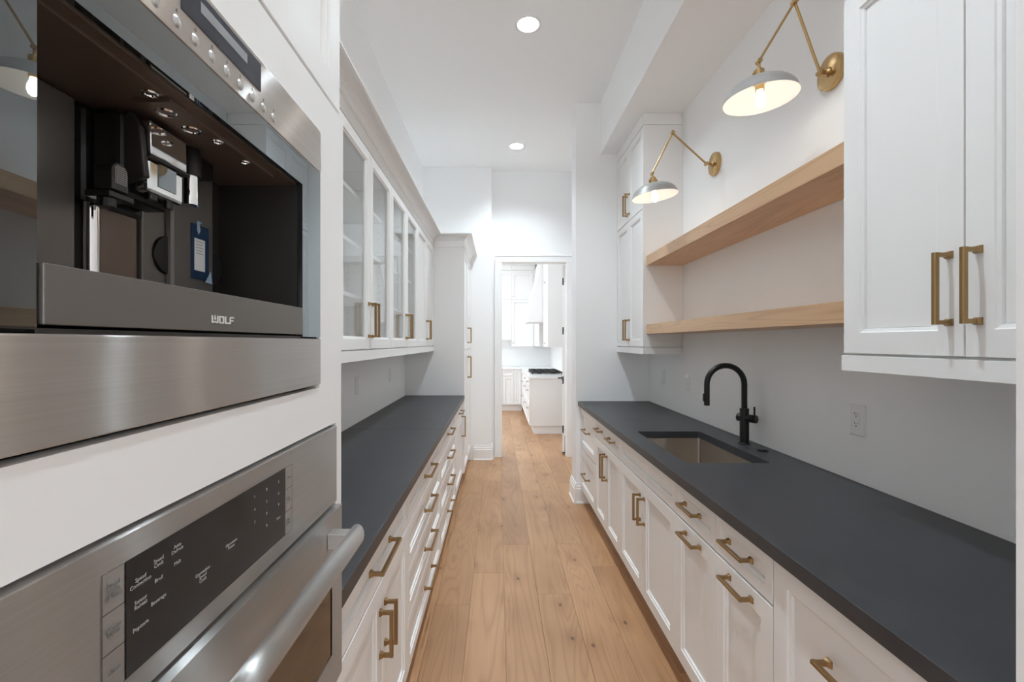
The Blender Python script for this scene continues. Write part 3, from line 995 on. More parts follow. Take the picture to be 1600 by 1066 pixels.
# ------------------------------------------------------------------ oven
ov = thing('oven', 'stainless built-in oven with keypad and bar handle, below the coffee machine', 'oven', (FT, 0.522, 0.795), RZL)
def vz(z): return z - 0.795
def vx(y): return y - 0.522
HO = 0.381
part('body', boxes((-0.36, 0.36, 0.022, 0.55, 0.005, 0.48)), 'gap', ov)
cp = part('control_panel', boxes((-HO, HO, -0.004, 0.022, vz(1.133), vz(1.2805))), 'ovensteel', ov, bevel=0.001)
kp = part('keypad', boxes((vx(0.391), vx(0.683), -0.0046, -0.002, vz(1.157), vz(1.2575))), 'keyglass', cp)
for ya, yb in ((0.3666, 0.391), (0.683, 0.706)):
    for k in range(3):
        def keyline(bm, ya=ya, yb=yb, k=k):
            e = 0.0007
            z0, z1 = 1.157 + 0.0335 * k, 1.157 + 0.0335 * (k + 1)
            A = []
            for i, d in ((0, -0.0045), (e, -0.0045)):
                A.append([bm.verts.new((vx(y), d, vz(z))) for y, z in ((ya + i, z0 + i / 2), (yb - i, z0 + i / 2), (yb - i, z1 - i / 2), (ya + i, z1 - i / 2))])
            for q in range(4):
                bm.faces.new((A[0][q], A[0][(q + 1) % 4], A[1][(q + 1) % 4], A[1][q]))
        part('key_outline', keyline, 'gap', cp)
def lbl(s, y, z, size, m, par, d=-0.0047):
    put('lettering', text_mesh(s, size, m), par, (vx(y), d, vz(z)))
lbl('Panel\nLock\n(3 sec)', 0.3785, 1.2405, 0.0056, 'greymark', cp)
lbl('Power\nLevel', 0.3785, 1.2075, 0.0056, 'greymark', cp)
lbl('Clock', 0.3785, 1.174, 0.0056, 'greymark', cp)
lbl('Timer', 0.6945, 1.2405, 0.0050, 'greymark', cp)
lbl('Clear\nOff', 0.6945, 1.2075, 0.0050, 'greymark', cp)
lbl('Start\nEnter', 0.6945, 1.174, 0.0050, 'greymark', cp)
kz = -0.0048
for s, y, z in (('Speed\nConvection', 0.4065, 1.2335), ('Sensor\nReheat', 0.4065, 1.214), ('Popcorn', 0.4065, 1.193),
                ('Speed\nCook', 0.428, 1.2395), ('Broil', 0.428, 1.2235), ('Beverage', 0.428, 1.2045),
                ('Auto\nDefrost', 0.453, 1.2415), ('Melt', 0.453, 1.227),
                ('Convection\nSpeed\nCook', 0.492, 1.194), ('Microwave\nPower', 0.545, 1.204), ('Enter', 0.662, 1.191)):
    lbl(s, y, z, 0.0052, 'lightmark', kp, kz)
for j, y in enumerate((0.597, 0.628, 0.662)):
    for i in range(4):
        if (j == 0 and i == 3) or (j == 2 and i == 3): continue
        s = str([1, 4, 7][i % 3]) if j == 0 else (['2', '5', '8', '0'][i] if j == 1 else str([3, 6, 9][i % 3]))
        lbl(s, y, 1.243 - 0.0165 * i, 0.0052, 'lightmark', kp, kz)
def dframe(bm):
    w, z0, z1 = HO, 0.002, vz(1.126)
    wx0, wx1, wz0, wz1 = vx(0.195), vx(0.8495), vz(0.864), vz(1.012)
    box(bm, -w, wx0, -0.014, 0.022, z0, z1); box(bm, wx1, w, -0.014, 0.022, z0, z1)
    box(bm, wx0, wx1, -0.014, 0.022, z0, wz0); box(bm, wx0, wx1, -0.014, 0.022, wz1, z1)
dr = part('oven_door', dframe, 'ovensteel', ov)
part('door_window', boxes((vx(0.195), vx(0.8495), -0.0125, 0.0, vz(0.864), vz(1.012))), 'ovenglass', dr)
def bar(bm):
    n = 20
    def sec(x, s=1.0):
        return [bm.verts.new((x, -0.058 + 0.0135 * s * math.cos(2 * PI * k / n), vz(1.084) + 0.0205 * s * math.sin(2 * PI * k / n))) for k in range(n)]
    R = [sec(vx(0.184), 0.93), sec(vx(0.187)), sec(vx(0.858)), sec(vx(0.861), 0.93)]
    for a, b in zip(R, R[1:]):
        for k in range(n): bm.faces.new((a[k], a[(k + 1) % n], b[(k + 1) % n], b[k]))
    bm.faces.new(R[0][::-1]); bm.faces.new(R[-1])
hd = part('handle', bar, 'ovensteel', dr, smooth=True)
part('handle_post', boxes((vx(0.825), vx(0.852), -0.058, -0.014, vz(1.070), vz(1.098))), 'plainsteel', hd, bevel=0.001)
part('handle_post', boxes((vx(0.193), vx(0.220), -0.058, -0.014, vz(1.070), vz(1.098))), 'plainsteel', hd, bevel=0.001)

# ------------------------------------------------------------------ right run: base cabinets
FR = 0.765
DEPR = XR - FR - 0.003
def baseR(y0, y1, label):
    return thing('base_cabinet', label, 'cabinet', (FR, (y0 + y1) / 2, 0), RZR, 'white base cabinets'), y1 - y0
DT_, DBT = 0.868, 0.135
SPL = 0.728
t = thing('dishwasher', 'dishwasher behind a full white panel, nearest under the right counter', 'dishwasher', (FR, 0.9305, 0), RZR)
w = 1.239 - 0.622
part('body', boxes((-w / 2, w / 2, 0, 0.56, 0.13, 0.874)), 'cab', t)
part('toe_kick', boxes((-w / 2, w / 2, 0.06, 0.56, 0.001, 0.13)), 'cab', t)
front(t, 'door_panel', -w / 2, w / 2, DBT, DT_, 0.058, pull=(0, 0.725, 0.192, True))
for y0, y1, lab in ((1.24, 1.572, 'narrow white base cabinet between the dishwasher panel and its twin, drawer over tall pull-out'),
                    (1.572, 1.923, 'narrow white base cabinet next to the sink cabinet, drawer over tall pull-out')):
    c, w = baseR(y0, y1, lab)
    carcass_base(c, w, DEPR)
    front(c, 'drawer', -w / 2, w / 2, SPL + 0.002, DT_, 0.036, pull=(0, 0.805, 0.128, True))
    front(c, 'door', -w / 2, w / 2, DBT, SPL - 0.002, pull=(0.0, 0.690, 0.128, True))
c, w = baseR(1.923, 2.80, 'white sink cabinet with a plain false front above two doors')
# open-topped, the bowl hangs in it
part('carcass', boxes((-w / 2 + 0.0004, w / 2 - 0.0004, 0, 0.02, 0.128, 0.874), (-w / 2 + 0.0004, -w / 2 + 0.02, 0.02, DEPR, 0.128, 0.874), (w / 2 - 0.02, w / 2 - 0.0004, 0.02, DEPR, 0.128, 0.874),
                      (-w / 2 + 0.02, w / 2 - 0.02, 0.02, DEPR, 0.128, 0.146), (-w / 2 + 0.02, w / 2 - 0.02, DEPR - 0.01, DEPR, 0.146, 0.874)), 'cab', c)
part('toe_kick', boxes((-w / 2 + 0.0004, w / 2 - 0.0004, 0.06, DEPR, 0.001, 0.128)), 'cab', c)
front(c, 'false_front', -w / 2, w / 2, SPL + 0.002, DT_, 0.036)
front(c, 'door', -w / 2, 0, DBT, SPL - 0.002, pull=(-0.035, 0.583, 0.128, False))
front(c, 'door', 0, w / 2, DBT, SPL - 0.002, pull=(0.035, 0.583, 0.128, False))
c, w = baseR(2.80, 3.505, 'white base cabinet with two small drawers over two doors, beyond the sink cabinet')
carcass_base(c, w, DEPR)
for q in (-1, 1):
    x0, x1 = (-w / 2, 0) if q < 0 else (0, w / 2)
    front(c, 'drawer', x0, x1, SPL + 0.002, DT_, 0.036, pull=((x0 + x1) / 2, 0.805, 0.128, True))
    front(c, 'door', x0, x1, DBT, SPL - 0.002, pull=(q * 0.035, 0.583, 0.160, False))
c, w = baseR(3.505, YE - 0.002, 'white base cabinet with two deep drawers, farthest under the right counter')
carcass_base(c, w, DEPR)
front(c, 'drawer', -w / 2, w / 2, 0.508, DT_, 0.058, pull=(0, 0.70, 0.192, True))
front(c, 'drawer', -w / 2, w / 2, DBT, 0.502, 0.058, pull=(0, 0.32, 0.192, True))

# countertop with the sink cut-out
SX0, SX1, SY0, SY1 = 0.828, 1.199, 2.010, 2.722
XE = 0.72
def rct(bm):
    zs = (0.0, 0.04)
    yo = ((0.622, YE - 0.001))
    def ringpts(x0, x1, y0, y1, r=0.0, n=1):
        if r == 0: return [(x0, y0), (x1, y0), (x1, y1), (x0, y1)]
        out = []
        for cx, cy, a0 in ((x0 + r, y0 + r, PI), (x1 - r, y0 + r, 1.5 * PI), (x1 - r, y1 - r, 0), (x0 + r, y1 - r, 0.5 * PI)):
            for k in range(n + 1):
                a = a0 + PI / 2 * k / n
                out.append((cx + r * math.cos(a), cy + r * math.sin(a)))
        return out
    O = ringpts(XE, XR - 0.001, 0.622, YE - 0.001)
    n = 3
    I = ringpts(SX0, SX1, SY0, SY1, 0.014, n)
    def lv(pts, z): return [bm.verts.new((p[0] - 1.04, p[1] - 2.37, z)) for p in pts]
    ob, ot = lv(O, 0), lv(O, 0.04)
    ib, it = lv(I, 0), lv(I, 0.04)
    for k in range(4): bm.faces.new((ob[k], ob[(k + 1) % 4], ot[(k + 1) % 4], ot[k]))
    N = len(I)
    for k in range(N): bm.faces.new((ib[k], it[k], it[(k + 1) % N], ib[(k + 1) % N]))
    for o_, i_ in ((ot, it), (ob, ib)):
        for q in range(4):
            for k in range(n):
                bm.faces.new((o_[q], i_[q * (n + 1) + k], i_[q * (n + 1) + k + 1]))
            a = i_[q * (n + 1) + n]; b = i_[((q + 1) % 4) * (n + 1)]
            bm.faces.new((o_[q], a, b, o_[(q + 1) % 4]))
ct2 = part('countertop', rct, 'stone', None, loc=(1.04, 2.37, 0.875), bevel=0.0016)
tag(ct2, 'charcoal stone countertop with the sink cut into it', 'countertop')

# undermount sink
sk = thing('sink', 'rectangular undermount stainless steel sink in the right counter', 'sink', ((SX0 + SX1) / 2, (SY0 + SY1) / 2, 0.645))
def bowl(bm):
    w, l, z1 = (SX1 - SX0) / 2 + 0.004, (SY1 - SY0) / 2 + 0.004, 0.2295
    def rr(x, y, r, z, n=4):
        out = []
        for sx, sy, a0 in ((-1, -1, PI), (1, -1, 1.5 * PI), (1, 1, 0), (-1, 1, 0.5 * PI)):
            for k in range(n + 1):
                a = a0 + PI / 2 * k / n
                out.append(bm.verts.new((sx * (x - r) + r * math.cos(a), sy * (y - r) + r * math.sin(a), z)))
        return out
    R = [rr(w + 0.012, l + 0.012, 0.02, z1 - 0.004), rr(w + 0.012, l + 0.012, 0.02, z1), rr(w, l, 0.014, z1), rr(w - 0.002, l - 0.002, 0.014, 0.02), rr(w - 0.006, l - 0.006, 0.016, 0.008), rr(w - 0.02, l - 0.02, 0.02, 0.002),
         rr(0.05, 0.05, 0.049, -0.002), rr(0.045, 0.045, 0.044, -0.008)]
    for a, b in zip(R, R[1:]):
        for k in range(len(a)):
            bm.faces.new((a[k], a[(k + 1) % len(a)], b[(k + 1) % len(a)], b[k]))
    bm.faces.new(R[-1])
bw = part('bowl', bowl, 'steel2', sk, smooth=True)
sm = bw.modifiers.new('solid', 'SOLIDIFY'); sm.thickness = 0.0015; sm.offset = -1
part('drain', lambda bm: (lathe(bm, [(0, -0.002), (0.022, -0.002), (0.026, 0.0005), (0.042, 0.001), (0.043, -0.003), (0, -0.003)], 28)), 'chrome', sk, smooth=True)

# faucet
fx, fy = 1.288, 2.392
fc = thing('faucet', 'matte black gooseneck faucet standing behind the sink', 'faucet', (fx, fy, 0.915))
part('base', lambda bm: lathe(bm, [(0, 0), (0.030, 0), (0.030, 0.005), (0.028, 0.007), (0, 0.007)], 28), 'black', fc, smooth=True)
part('body', lambda bm: lathe(bm, [(0, 0.006), (0.0225, 0.006), (0.0225, 0.183), (0.0215, 0.185), (0.0145, 0.186), (0, 0.186)], 28), 'black', fc, smooth=True)
def neck(bm):
    R = 0.098
    pts = [(0, 0, 0.18), (0, 0, 0.25), (0, 0, 0.310)]
    for k in range(1, 19):
        a = PI * k / 18
        pts.append((-R + R * math.cos(a), 0, 0.310 + R * math.sin(a)))
    pts.append((-2 * R, 0, 0.285))
    tube(bm, pts, 0.0143, 18)
part('neck', neck, 'black', fc, smooth=True)
part('spray_head', lambda bm: (tube(bm, [(-0.196, 0, 0.288), (-0.196, 0, 0.2)], 0.0143, 18), box(bm, -0.216, -0.208, -0.006, 0.006, 0.222, 0.262)), 'black', fc, smooth=True, bevel=0.0012)
dv = Vector((0.55, -0.83, 0)).normalized()
def valve(bm):
    tube(bm, [tuple(dv * -0.034 + Vector((0, 0, 0.135))), tuple(dv * 0.062 + Vector((0, 0, 0.135)))], 0.0205, 24)
part('valve', valve, 'black', fc, smooth=True)
part('lever', lambda bm: tube(bm, [tuple(dv * 0.052 + Vector((0, 0, 0.15))), tuple(dv * 0.052 + Vector((0, 0, 0.198)))], 0.0045, 12), 'black', fc, smooth=True)
def btn2(bm):
    lathe(bm, [(0, 0), (0.026, 0), (0.026, 0.003), (0.021, 0.004), (0.0205, 0.009), (0.019, 0.0105), (0, 0.0105)], 28)
ab = part('disposal_button', btn2, 'black', None, loc=(1.29, 2.23, 0.915), smooth=True)
tag(ab, 'small round black button set in the right counter beside the faucet', 'button')

# ------------------------------------------------------------------ right run: upper cabinets and shelves
FW = 1.0915
DEPW = XR - FW - 0.002
def wallR(y0, y1, label, split, ztop, filler=0.0):
    c = thing('upper_cabinet', label, 'cabinet', (FW, (y0 + y1) / 2, 0), RZR, 'white upper cabinets')
    w = y1 - y0
    h = w / 2 - 0.0004
    part('carcass', boxes((-h, h, 0, DEPW, DB, 3.05)), 'cab', c)
    if filler == 0:
        part('light_rail', boxes((-h, h + 0.003, -T - 0.003, 0.0, RAILB, DB - 0.005), (h - 0.02, h + 0.003, 0.0, DEPW, RAILB, DB - 0.005), (-h, h - 0.02, 0, DEPW, RAILB + 0.03, DB - 0.0005)), 'cab', c, bevel=0.001)
    else:
        part('light_rail', boxes((-h - 0.003, h, -T - 0.003, 0.0, RAILB, DB - 0.005), (-h - 0.003, -h + 0.02, 0.0, DEPW, RAILB, DB - 0.005), (-h + 0.02, h, 0, DEPW, RAILB + 0.03, DB - 0.0005)), 'cab', c, bevel=0.001)
    part('top_filler', boxes((-h - 0.001, h + 0.001, -T - 0.001, DEPW, 3.053, 3.134)), 'cab', c)
    part('end_stile', boxes((h - 0.018, h, -T, 0.0, DB, 3.05)) if filler == 0 else boxes((h - filler, h, -T, 0.0, DB, 3.05)), 'cab', c)
    return c, h
c, h = wallR(3.375, YE - 0.002, 'tall white upper cabinet with four solid doors at the far end of the wood shelves', 2.435, 3.05)
for q in (-1, 1):
    x0, x1 = (-h, -0.01) if q < 0 else (-0.01, h - 0.019)
    front(c, 'door', x0, x1, DB, 2.435, 0.05, pull=(q * 0.032 - 0.01, 1.545, 0.16, False))
    front(c, 'door', x0, x1, 2.439, 3.05, 0.05, pull=(q * 0.032 - 0.01, 2.57, 0.16, False))
c, h = wallR(0.622, 1.421, 'large white upper cabinet at the right edge of the photo, nearest the camera', 2.50, 3.05, filler=0.058)
# local x runs towards the camera on this side
front(c, 'door', -h, -0.03, DB, 2.50, 0.062, pull=(-0.03 - 0.033, 1.572, 0.16, False))
front(c, 'door', -0.03, h - 0.059, DB, 2.50, 0.062, pull=(-0.03 + 0.033, 1.572, 0.16, False))
front(c, 'door', -h, -0.03, 2.504, 3.05, 0.062, pull=(-0.03 - 0.033, 2.62, 0.16, False))
front(c, 'door', -0.03, h - 0.059, 2.504, 3.05, 0.062, pull=(-0.03 + 0.033, 2.62, 0.16, False))
for z0, z1, lab in ((2.011, 2.082, 'thick pale oak floating shelf, the upper of two'), (1.506, 1.577, 'thick pale oak floating shelf, the lower of two')):
    s = part('floating_shelf', boxes((1.095 - 1.23, XR - 0.001 - 1.23, 1.4225 - 2.4, 3.374 - 2.4, 0, z1 - z0)), 'oakshelf', None, loc=(1.23, 2.4, z0), bevel=0.0012)
    tag(s, lab, 'shelf', 'oak floating shelves')

# ------------------------------------------------------------------ outlets and switches
def plate_thing(name, label, cat, x, y, z, rz, w, h, kind, group):
    t = thing(name, label, cat, (x, y, z), rz, group)
    def pl(bm):
        rings_mesh(bm, w, h, [(0, 0), (0, -0.003), (0.004, -0.0062), (0.008, -0.0068)], True)
        bmesh.ops.translate(bm, vec=(0, 0, -h / 2), verts=bm.verts)
    part('cover_plate', pl, 'outlet', t)
    part('insert', boxes((-0.0168, 0.0168, -0.0085, -0.006, -0.0335, 0.0335)), 'outlet', t, bevel=0.0008)
    if kind == 'outlet':
        def slots(bm):
            for s in (-1, 1):
                zc = s * 0.0185
                box(bm, -0.0075, -0.0055, -0.0089, -0.0084, zc + 0.001, zc + 0.009)
                box(bm, 0.0055, 0.0075, -0.0089, -0.0084, zc + 0.002, zc + 0.0085)
                tube(bm, [(0, -0.0084, zc - 0.005), (0, -0.0089, zc - 0.005)], 0.0028, 10)
        part('socket_slots', slots, 'slot', t)
    part('screw', lambda bm: (tube(bm, [(0, -0.0066, 0.048), (0, -0.0076, 0.048)], 0.003, 10), tube(bm, [(0, -0.0066, -0.048), (0, -0.0076, -0.048)], 0.003, 10)), 'outlet', t)
plate_thing('duplex_outlet', 'white duplex outlet on the wall above the right counter, nearest the camera', 'outlet', XR, 1.732, 1.152, RZR, 0.076, 0.122, 'outlet', 'cover plates above the counters')
plate_thing('light_switch', 'white cover plate just left of the faucet spout', 'switch', XR, 3.284, 1.156, RZR, 0.070, 0.115, 'switch', 'cover plates above the counters')
plate_thing('light_switch', 'white cover plate under the far right upper cabinet', 'switch', XR, 3.765, 1.163, RZR, 0.070, 0.115, 'switch', 'cover plates above the counters')
plate_thing('light_switch', 'white cover plate above the left counter, nearer the camera', 'switch', XL, 3.0, 1.162, RZL, 0.070, 0.115, 'switch', 'cover plates above the counters')
plate_thing('light_switch', 'white cover plate above the left counter, nearer the pantry cabinet', 'switch', XL, 3.918, 1.165, RZL, 0.070, 0.115, 'switch', 'cover plates above the counters')

# ------------------------------------------------------------------ sconces
def sconce(label, y, zp, knuckle, elbow, end, ctr, phi):
    t = thing('sconce', label, 'wall lamp', (XR, y, zp), 0, 'brass swing-arm sconces')
    O = Vector((XR, y, zp))
    def L(p): return Vector(p) - O
    K, E_, N, C = L((knuckle[0], y, knuckle[1])), L((elbow[0], y, elbow[1])), L((end[0], y, end[1])), L((ctr[0], y, ctr[1]))
    part('wall_plate', lambda bm: lathe(bm, [(0, 0), (0.070, 0), (0.070, 0.016), (0.068, 0.020), (0.064, 0.0215), (0, 0.0215)], 40, Matrix.Rotation(-PI / 2, 4, 'Y')), 'gold', t, smooth=True)
    def kn(bm):
        lathe(bm, [(0, 0.021), (0.019, 0.021), (0.019, 0.026), (0.013, 0.030), (0.010, 0.034), (0, 0.034)], 24, Matrix.Rotation(-PI / 2, 4, 'Y'))
        tube(bm, [(-0.03, 0, 0), tuple(K)], 0.0075, 14)
        tube(bm, [tuple(K + Vector((0, -0.012, 0))), tuple(K + Vector((0, 0.012, 0)))], 0.0105, 16)
    part('wall_knuckle', kn, 'gold', t, smooth=True)
    part('arm', lambda bm: tube(bm, [tuple(K), tuple(E_)], 0.0058, 14), 'gold', t, smooth=True)
    part('elbow_joint', lambda bm: (tube(bm, [tuple(E_ + Vector((0, -0.014, 0))), tuple(E_ + Vector((0, 0.014, 0)))], 0.010, 16), tube(bm, [tuple(E_ + Vector((0, 0, 0))), tuple(E_ + Vector((0, 0, 0.017)))], 0.006, 12)), 'gold', t, smooth=True)
    part('arm', lambda bm: tube(bm, [tuple(E_), tuple(N)], 0.0050, 14), 'gold', t, smooth=True)
    rot = Matrix.Rotation(-phi, 4, 'Y')
    mt = Matrix.Translation(C) @ rot
    top = mt @ Vector((0, 0, 0.078))
    part('swivel', lambda bm: (tube(bm, [tuple(N + Vector((0, -0.011, 0))), tuple(N + Vector((0, 0.011, 0)))], 0.0098, 16),
                               tube(bm, [tuple(N), tuple(top)], 0.0062, 12)), 'gold', t, smooth=True)
    def sock(bm):
        lathe(bm, [(0, 0.123), (0.012, 0.123), (0.013, 0.118), (0.0205, 0.116), (0.0205, 0.084), (0.028, 0.080), (0.030, 0.0775), (0, 0.0765)], 28, mt)
        for sx in (-1, 1):
            tube(bm, [tuple(mt @ Vector((sx * 0.024, 0, 0.105))), tuple(mt @ Vector((sx * 0.024, 0, 0.083)))], 0.004, 10)
    part('socket_cup', sock, 'gold', t, smooth=True)
    R = 0.139
    out, inn = [], []
    H = 0.0775
    for k in range(15):
        a = k / 14
        r = 0.022 + (R - 0.022) * a
        z = H * (1 - a ** 2.3) ** 0.62
        out.append((r, z))
    sh = part('shade', lambda bm: lathe(bm, out + [(R + 0.0012, -0.001), (R - 0.0012, -0.001)] + [(max(0.012, r - 0.0016), z - 0.0022) for r, z in out[::-1]][1:], 56, mt, True), ['shade_out', 'shade_in'], t, smooth=True)
    ax = (mt.to_3x3() @ Vector((0, 0, 1)))
    for p in sh.data.polygons:
        c_ = Vector(p.center)
        loc = mt.inverted() @ c_
        nl = rot.to_3x3().inverted() @ Vector(p.normal)
        rad = Vector((loc.x, loc.y, 0)).normalized() if (loc.x or loc.y) else Vector((0, 0, 0))
        if nl.z < -0.02 or nl.dot(rad) < -0.02: p.material_index = 1
    part('lamp_holder', lambda bm: lathe(bm, [(0.030, 0.0735), (0.028, 0.066), (0.018, 0.060), (0.0165, 0.034), (0, 0.034)], 28, mt), 'gold', t, smooth=True)
    part('bulb', lambda bm: lathe(bm, [(0, 0.0345), (0.011, 0.034), (0.013, 0.022), (0.0185, 0.004), (0.019, -0.012), (0.014, -0.027), (0.006, -0.034), (0, -0.035)], 24, mt), 'bulb', t, smooth=True)
sconce('brass swing-arm sconce with grey dome shade, nearer the camera', 1.86, 2.543, (1.309, 2.541), (1.206, 2.829), (1.0606, 2.587), (1.0666, 2.4336), 0.05)
sconce('brass swing-arm sconce with grey dome shade, next to the far upper cabinet', 2.86, 2.560, (1.303, 2.561), (1.0915, 2.754), (0.9636, 2.500), (0.9809, 2.357), 0.11)

# ------------------------------------------------------------------ ceiling lights
for y, lab in ((5.027, 'round recessed ceiling light near the doorway wall'), (3.103, 'round recessed ceiling light over the middle of the aisle'),
               (1.18, 'round recessed ceiling light just above the camera, out of frame')):
    t = thing('ceiling_light', lab, 'ceiling light', (LX, y, ZC), 0, 'recessed ceiling lights')
    part('trim_ring', lambda bm: lathe(bm, [(LR - 0.001, -0.0005), (LR, -0.003), (0.090, -0.0035), (0.094, -0.001), (0.094, -0.0002), (LR, -0.0002)], 44, Matrix(), True), 'trim', t, smooth=True)
    part('can', lambda bm: lathe(bm, [(LR, -0.0004), (LR, 0.095), (0, 0.095), (0, 0.091), (LR - 0.0015, 0.091), (LR - 0.0015, -0.0004)], 44), 'trim', t, smooth=True)
    part('lens', lambda bm: lathe(bm, [(0.0, 0.084), (LR - 0.002, 0.084), (LR - 0.002, 0.086), (0, 0.086)], 44), 'lamp', t)

# ------------------------------------------------------------------ the kitchen beyond the door
struct('wall_kitchen_back', boxes((-3.4, KX + 0.1, KY, KY + 0.1, 0, ZK)), 'wall')
struct('wall_kitchen_right', boxes((KX, KX + 0.1, YD + 0.1, KY, 0, ZK)), 'wall')
KW0, KW1, KZ0, KZ1 = 6.9, 9.0, 0.95, 2.45
struct('wall_kitchen_left', boxes((-3.4, -3.3, YD + 0.1, KW0, 0, ZK), (-3.4, -3.3, KW1, KY, 0, ZK), (-3.4, -3.3, KW0, KW1, 0, KZ0), (-3.4, -3.3, KW0, KW1, KZ1, ZK)), 'wall')
win = struct('window_1', boxes((-3.38, -3.32, KW0, KW0 + 0.05, KZ0, KZ1), (-3.38, -3.32, KW1 - 0.05, KW1, KZ0, KZ1), (-3.38, -3.32, KW0 + 0.05, KW1 - 0.05, KZ0, KZ0 + 0.05), (-3.38, -3.32, KW0 + 0.05, KW1 - 0.05, KZ1 - 0.05, KZ1), (-3.37, -3.33, 7.93, 7.97, KZ0 + 0.05, KZ1 - 0.05)), 'trim')  # unseen window, added so daylight reaches the kitchen from the side
for a, b in ((KW0 + 0.05, 7.93), (7.97, KW1 - 0.05)):
    part('glass_pane', boxes((-3.353, -3.347, a, b, KZ0 + 0.05, KZ1 - 0.05)), 'glass', win)
struct('wall_kitchen_front', boxes((-3.4, XL - 0.1, YD, YD + 0.1, 0, ZK)), 'wall')
struct('ceiling_kitchen', boxes((-3.4, KX + 0.1, YD + 0.1, KY, ZK, ZK + 0.1)), 'ceiling')
for i, (x, y) in enumerate(((-0.75, 6.7), (-0.75, 8.1), (-0.9, 9.0), (-2.2, 6.9), (-2.2, 8.8))):  # lamps added out of view to brighten the kitchen in place of daylight
    t = thing('ceiling_light', ('unseen fill light added to the kitchen ceiling, nearest the doorway', 'unseen fill light added to the kitchen ceiling, level with the cooktop', 'unseen fill light added to the kitchen ceiling, nearest the back wall', 'unseen fill light added to the kitchen ceiling, deep to the left, near the pantry', 'unseen fill light added to the kitchen ceiling, deep to the left, near the back')[i], 'ceiling light', (x, y, ZK), 0, 'added kitchen fill lights')
    part('trim_ring', lambda bm: lathe(bm, [(0.070, 0.0), (0.071, -0.003), (0.090, -0.0035), (0.094, -0.001), (0.094, 0.0)], 32, Matrix(), True), 'trim', t, smooth=True)
    part('lens', lambda bm: lathe(bm, [(0.0, -0.0022), (0.0702, -0.0022), (0.0702, -0.0005), (0, -0.0005)], 32), 'kfill', t)

def knob_mesh():
    if 'kknob' not in _cache:
        bm = bmesh.new()
        lathe(bm, [(0, -0.026), (0.011, -0.025), (0.014, -0.019), (0.008, -0.012), (0.006, 0), (0, 0)], 16, Matrix.Rotation(-PI / 2, 4, 'X') @ Matrix.Scale(-1, 4, (0, 0, 1)) @ Matrix.Scale(1, 4))
        bmesh.ops.transform(bm, matrix=Matrix.Identity(4), verts=bm.verts)
        # make sure it projects along -y
        if max(v.co.y for v in bm.verts) > 0.01:
            for v in bm.verts: v.co.y = -v.co.y
        _cache['kknob'] = to_mesh('knob', bm, 'plainsteel', True)
    return _cache['kknob']
def kfront(c, name, x0, x1, z0, z1, fr=0.055, knob=None, pull=None):
    d = front(c, name, x0, x1, z0, z1, fr, m='kcab')
    if knob: put('knob', knob_mesh(), d, (knob[0] - (x0 + x1) / 2, -T, knob[1] - z0))
    if pull: put('pull', pull_mesh(0.128, 'plainsteel'), d, (pull[0] - (x0 + x1) / 2, -T, pull[1] - z0), (0, PI / 2, 0))
# back run, base
kf = 9.62
for x0, x1, lab in ((-0.75, 0.10, 'white kitchen base cabinet on the back wall, mostly behind the door casing'), (0.10, 0.51, 'white kitchen base cabinet on the back wall, in the corner by the cooktop run')):
    c = thing('kitchen_base_cabinet', lab, 'cabinet', ((x0 + x1) / 2, kf, 0), 0, 'kitchen base cabinets')
    w = x1 - x0
    part('carcass', boxes((-w / 2, w / 2, 0, KY - kf - 0.002, 0.128, 0.874)), 'kcab', c)
    part('toe_kick', boxes((-w / 2, w / 2, 0.05, KY - kf - 0.002, 0.001, 0.128)), 'kcab', c)
    if x1 > 0.4:
        kfront(c, 'drawer', -w / 2, 0.03, 0.735, 0.868, 0.03); kfront(c, 'door', -w / 2, 0.03, 0.135, 0.73); kfront(c, 'door', 0.03, w / 2 - 0.02, 0.135, 0.868, 0.04)
    else:
        kfront(c, 'drawer', -w / 2, w / 2, 0.735, 0.868, 0.03, pull=(0, 0.8)); kfront(c, 'door', -w / 2, w / 2, 0.135, 0.73)
# cooktop run
XK = 0.512
for y0, y1, lab, n in ((7.20, 7.62, 'white kitchen drawer cabinet at the near end of the cooktop run', 3), (7.62, 8.54, 'white kitchen drawer cabinet under the cooktop', 3), (8.54, 9.598, 'white kitchen drawer cabinet between the cooktop and the back corner', 3)):
    c = thing('kitchen_base_cabinet', lab, 'cabinet', (XK, (y0 + y1) / 2, 0), RZR, 'kitchen base cabinets')
    w = y1 - y0
    dpt = KX - XK - 0.002
    part('carcass', boxes((-w / 2, w / 2, 0, dpt, 0.128, 0.874)), 'kcab', c)
    part('toe_kick', boxes((-w / 2, w / 2 - (0.02 if y0 < 7.3 else 0), 0.05, dpt, 0.001, 0.128)), 'kcab', c)
    for z0, z1 in ((0.735, 0.868), (0.45, 0.73), (0.135, 0.445)):
        kfront(c, 'drawer', -w / 2, w / 2, z0, z1, 0.035, pull=(0, z1 - 0.06))
kc = part('kitchen_countertop', boxes((-0.75, XK - 0.03, kf - 0.03, KY - 0.002, 0.875, 0.905), (XK - 0.03, KX - 0.002, 7.17, KY - 0.002, 0.875, 0.905)), 'quartz', None, bevel=0.002)
tag(kc, 'white stone kitchen countertop under the cooktop', 'countertop')
ck = thing('cooktop', 'gas cooktop with black grates on the white kitchen counter', 'cooktop', (0.82, 8.05, 0.905))
part('pan', boxes((-0.27, 0.27, -0.45, 0.45, 0, 0.012)), 'plainsteel', ck)
